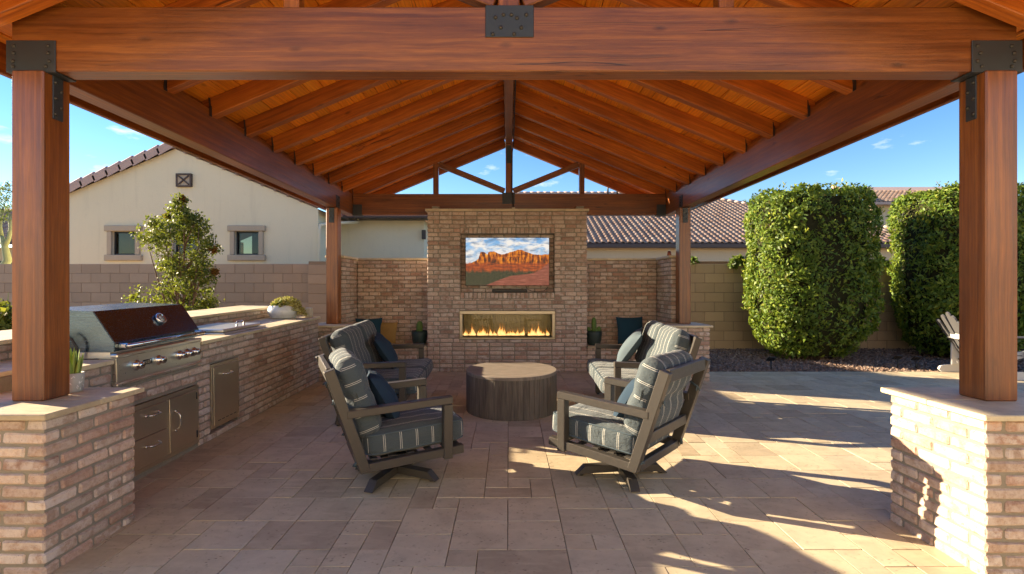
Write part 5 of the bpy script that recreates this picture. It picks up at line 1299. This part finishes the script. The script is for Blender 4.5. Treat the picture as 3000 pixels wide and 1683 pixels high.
# ------------------------------------------------------------------ lounge seating
def cushion(name, dims, r, puff, parent, Mx, seat=True, seed=0, pinch=0, n=16):
    q, f = soft_box(*dims, r, n, puff, .009, seed)
    if pinch:
        q[:, 0] -= np.where(q[:, 0] < 0, -1, 0)*0 - np.where(q[:, 0] < 0, pinch*np.exp(-((q[:, 2]-.02)/.045)**2), -pinch*.35*np.exp(-((q[:, 2]-.02)/.05)**2))*1.0
        q[:, 2] -= .02*np.exp(-((q[:, 0]+dims[0]*.5)/.06)**2)
    o = obj_np(name, q, f, M['fabric'], parent, Mx, True, {'sidecoord': q[:, 0] if seat else q[:, 2]})
    if seat:
        for z in (-dims[2]/2+.020, dims[2]/2-.014):
            P = []; rx, ry, rc = dims[0]/2-.004, dims[1]/2-.004, .045
            for (sx, sy, a0) in ((1, 1, 0), (-1, 1, 90), (-1, -1, 180), (1, -1, 270)):
                for k in range(5):
                    a = math.radians(a0+k*22.5); P.append((sx*(rx-rc)+rc*math.cos(a), sy*(ry-rc)+rc*math.sin(a), z+.002*math.sin(k*3+a0)))
            P.append(P[0]); G().tube(P, .0055, 6, False).build('piping', M['slate'], o, Mx)
    return o
def knot(parent, p, k):
    g = G(); p = Vector(p); rk = random.Random(k)
    g.tube([p+Vector((.05, 0, .03)), p, p+Vector((-.015, .01, -.012))], .009, 7)
    for i in range(3):
        d = Vector((rk.uniform(-.03, .0), rk.uniform(-.04, .04), rk.uniform(-.05, -.01))); g.tube([p, p+d*.6+Vector((0, 0, .008)), p+d], [.008, .007, .005], 6)
    return g.build('cushion_tie', M['slate'], parent)
def lounge(name, label, group, W_, seats, swivel):
    """x forward, y left; W_ overall width"""
    t = thing(name, label, 'armchair' if seats == 1 else 'loveseat', M=I4, group=group); hw = W_/2; A = M['alu']; bw = .068
    for s_ in (-1, 1):
        y = s_*(hw-bw/2)
        g = G(); g.bar((-.405, y, .605), (.335, y, .632), bw, .052, ch=.004); g.build('armrest', A, t)
        zlo = .205 if swivel else .02
        g = G(); g.bar((.30, y, zlo), (.30, y, .602), bw, .066, (1, 0, 0), .004); g.build('front_upright', A, t)
        g = G(); g.bar((-.285, y, .205), (-.515, y, .910), bw*.9, .070, (1, 0, 0), .004); g.build('back_stile', A, t)
        g = G(); g.bar((-.32, y*(1-.006), .222), (.42 if swivel else .30, y*(1-.006), .262), bw*.82, .062, ch=.004); g.build('seat_rail', A, t)
        if not swivel: g = G(); g.bar((-.30, y, .24), (-.355, y, .012), bw, .066, (1, 0, 0), .004); g.build('rear_leg', A, t)
    inner = hw-bw
    g = G(); g.bar((.385 if swivel else .30, -inner, .258), (.385 if swivel else .30, inner, .258), .045, .06, ch=.003); g.build('front_rail', A, t)
    g = G(); g.bar((-.30, -inner, .222), (-.30, inner, .222), .05, .06, ch=.003); g.build('rear_rail', A, t)
    g = G(); g.bar((-.513, -inner-.005, .873), (-.513, inner+.005, .873), .035, .085, (.0, 0, 1), .004); g.build('top_rail', A, t)
    g = G(); g.bar((-.372, -inner-.005, .43), (-.372, inner+.005, .43), .03, .07, (0, 0, 1), .003); g.build('lower_back_rail', A, t)
    for i in range(5):
        x = -.22+i*.13; g = G(); g.bar((x, -inner, .262+i*.004), (x, inner, .262+i*.004), .05, .012, ch=.002); g.build('seat_slat', A, t)
    cw = 2*inner/seats-.006
    for k in range(seats):
        y = -inner+(k+.5)*2*inner/seats
        sl = R(-3.0, 'Y')
        cushion('seat_cushion', (.72, cw, .165), .045, (.018, .006, .022), t, T(.085, y, .372) @ sl, True, k)
        cushion('back_cushion', (.185, cw, .56), .070, (.022, .006, .018), t, T(-.318, y, .690) @ R(-18.0, 'Y'), False, k+5, .030)
    for s_ in (-1, 1):
        knot(t, (-.47, s_*(inner-.01), .70), 1+s_); knot(t, (-.33, s_*(inner+.02), .27), 4+s_)
    if swivel:
        g = G(); g.tube([(0, 0, .055), (0, 0, .20)], .034, 16); g.build('swivel_post', A, t); g = G(); g.box2((-.14, -.14, .196), (.14, .14, .208), None, .002); g.build('swivel_plate', A, t)
        for k in range(4):
            a = k*90; v = []
            for (x, z0_, z1_) in ((.02, .030, .085), (.29, .020, .075), (.355, .008, .012)):
                v += [(x, -.034, z0_), (x, .034, z0_), (x, .034, z1_), (x, -.034, z1_)]
            f = [[0, 3, 2, 1], [8, 9, 10, 11]]
            for j in (0, 4):
                for m in range(4): f.append([j+m, j+(m+1) % 4, j+4+(m+1) % 4, j+4+m])
            SWB = R(a+45); g = G(); g.add(v, f, SWB); g.tube([(.31, 0, .0), (.31, 0, .02)], .018, 10, True, SWB); g.build('base_leg', A, t)
    else:
        for s_ in (-1, 1):
            for x in (.30, -.358): g = G(); g.tube([(x, s_*(hw-bw/2), 0), (x, s_*(hw-bw/2), .02)], .02, 10); g.build('foot', M['black'], t)
    return t
def seat_at(x, y, a): return TILT @ T(x, y, 0) @ R(a)
ch = lounge('swivel_armchair', 'striped cushion swivel armchair on the kitchen side of the table', 'swivel armchairs', .77, 1, True)
MA = seat_at(-.87, 3.86, 25); ch.matrix_basis = MA
MB_ = seat_at(.87, 3.89, 139); c2 = copy_tree(ch, MB_); c2['label'] = 'striped cushion swivel armchair on the sunny side, its slatted back partly turned to view'
ls = lounge('loveseat', 'striped cushion loveseat along the kitchen side, navy pillow on it', 'loveseats', 1.46, 2, False)
MC = seat_at(-1.42, 5.86, 2); ls.matrix_basis = MC
MD = seat_at(1.44, 5.84, 178); l2 = copy_tree(ls, MD); l2['label'] = 'sunlit striped cushion loveseat on the side of the open paving'
def pillow(Mx, s, th, mat, label, seed=0, name='throw_pillow'):
    v, f = throw_pillow(s, th, 14, seed); o = obj_np(name, v, f, M[mat], None, Mx, True); tag(o, label, 'pillow', 'throw pillows')
    return o
lean = lambda x, y, z, rz=0, a=62: T(x, y, z) @ R(rz) @ R(a, 'Y')
pillow(MA @ lean(-.075, .10, .60, -8, 60), .42, .17, 'navy', 'navy throw pillow on the kitchen side swivel armchair', 1)
pillow(MB_ @ lean(-.06, -.10, .595, 10, 58), .42, .17, 'navy', 'navy throw pillow on the sunny side swivel armchair', 2)
pillow(MC @ lean(-.05, .18, .64, 6, 58) @ R(8), .46, .17, 'navy', 'navy throw pillow leaning on the kitchen side loveseat', 3)
pillow(MD @ lean(-.04, -.36, .665, -10, 55) @ R(-6), .50, .17, 'slate', 'slate blue throw pillow on the sunlit loveseat', 4)
pillow(T(-2.05, 8.42, .70) @ R(-12, 'Z') @ R(76, 'X'), .36, .13, 'tan', 'mustard tan pillow on the bench in the kitchen side alcove', 5)
pillow(T(-2.33, 8.36, .73) @ R(20, 'Z') @ R(74, 'X'), .44, .14, 'teal', 'teal blue pillow in the corner of the kitchen side alcove bench', 6)
pillow(T(2.04, 8.42, .735) @ R(4, 'Z') @ R(76, 'X'), .46, .14, 'teal', 'teal blue pillow standing on the bench behind the sunlit loveseat', 7)

# ------------------------------------------------------------------ adirondack chairs on the paving edge
def adirondack(Mx, label):
    t = thing('adirondack_chair', label, 'chair', M=I4, group='adirondack chairs'); Wt = M['white']; Sl = M['slat']
    for s_ in (-1, 1):
        y = s_*.27
        g = G(); g.prism([(-.52, .0), (.42, .0), (.46, .03), (.46, .09), (.40, .12), (-.46, .12), (-.54, .09), (-.56, .04)], .05, T(0, y-.025, 0)); g.build('runner', Wt, t)
        g = G(); g.box2((-.40, y-.045, .12), (-.28, y-.005, .62), None, .008); g.build('rear_post', Wt, t); g = G(); g.box2((.24, y-.045, .12), (.36, y-.005, .62), None, .008); g.build('front_post', Wt, t)
        g = G(); g.box2((-.48, y-.09, .622), (.42, y+.06, .648), None, .01); g.build('armrest', Sl, t)
        g = G(); g.bar((-.34, y*.86, .20), (.34, y*.86, .40), .035, .10); g.build('seat_rail', Wt, t)
    for i in range(7): g = G(); x = -.28+i*.095; g.bar((x, -.25, .30+x*.29), (x, .25, .30+x*.29), .085, .02); g.build('seat_slat', Sl, t)
    for i in range(5):
        y = (i-2)*.108; top = .98-.05*abs(i-2)**1.4; v = []; f = []
        b0 = Vector((-.25, y*.85, .24)); e0 = Vector((-.60, y*1.12, top)); ax = (e0-b0).normalized(); sd = Vector((0, 1, 0)); nn = ax.cross(sd)
        out = [(-.042, 0), (.042, 0), (.052, .86), (.047, .95), (.028, .99), (0, 1.005), (-.028, .99), (-.047, .95), (-.052, .86)]; L_ = (e0-b0).length
        for k in (-.011, .011):
            for (w, q) in out: v.append(b0+sd*w+ax*q*L_+nn*k)
        n = len(out); f = [list(range(n)), [n+q for q in range(n)][::-1]]+[[(q+1) % n, q, n+q, n+(q+1) % n] for q in range(n)]
        G().add(v, f).build('back_slat', Sl, t)
    g = G(); g.bar((-.44, -.25, .60), (-.44, .25, .60), .03, .08); g.build('back_brace', Wt, t)
    t.matrix_basis = Mx; return t
ad = adirondack(seat_at(7.46, 7.75, -12), 'white adirondack chair with grey slats, backing onto the sunlit post')
a2 = copy_tree(ad, seat_at(8.75, 7.45, 165)); a2['label'] = 'second adirondack chair right of the sunlit post, mostly out of view'
bpy.context.view_layer.update()
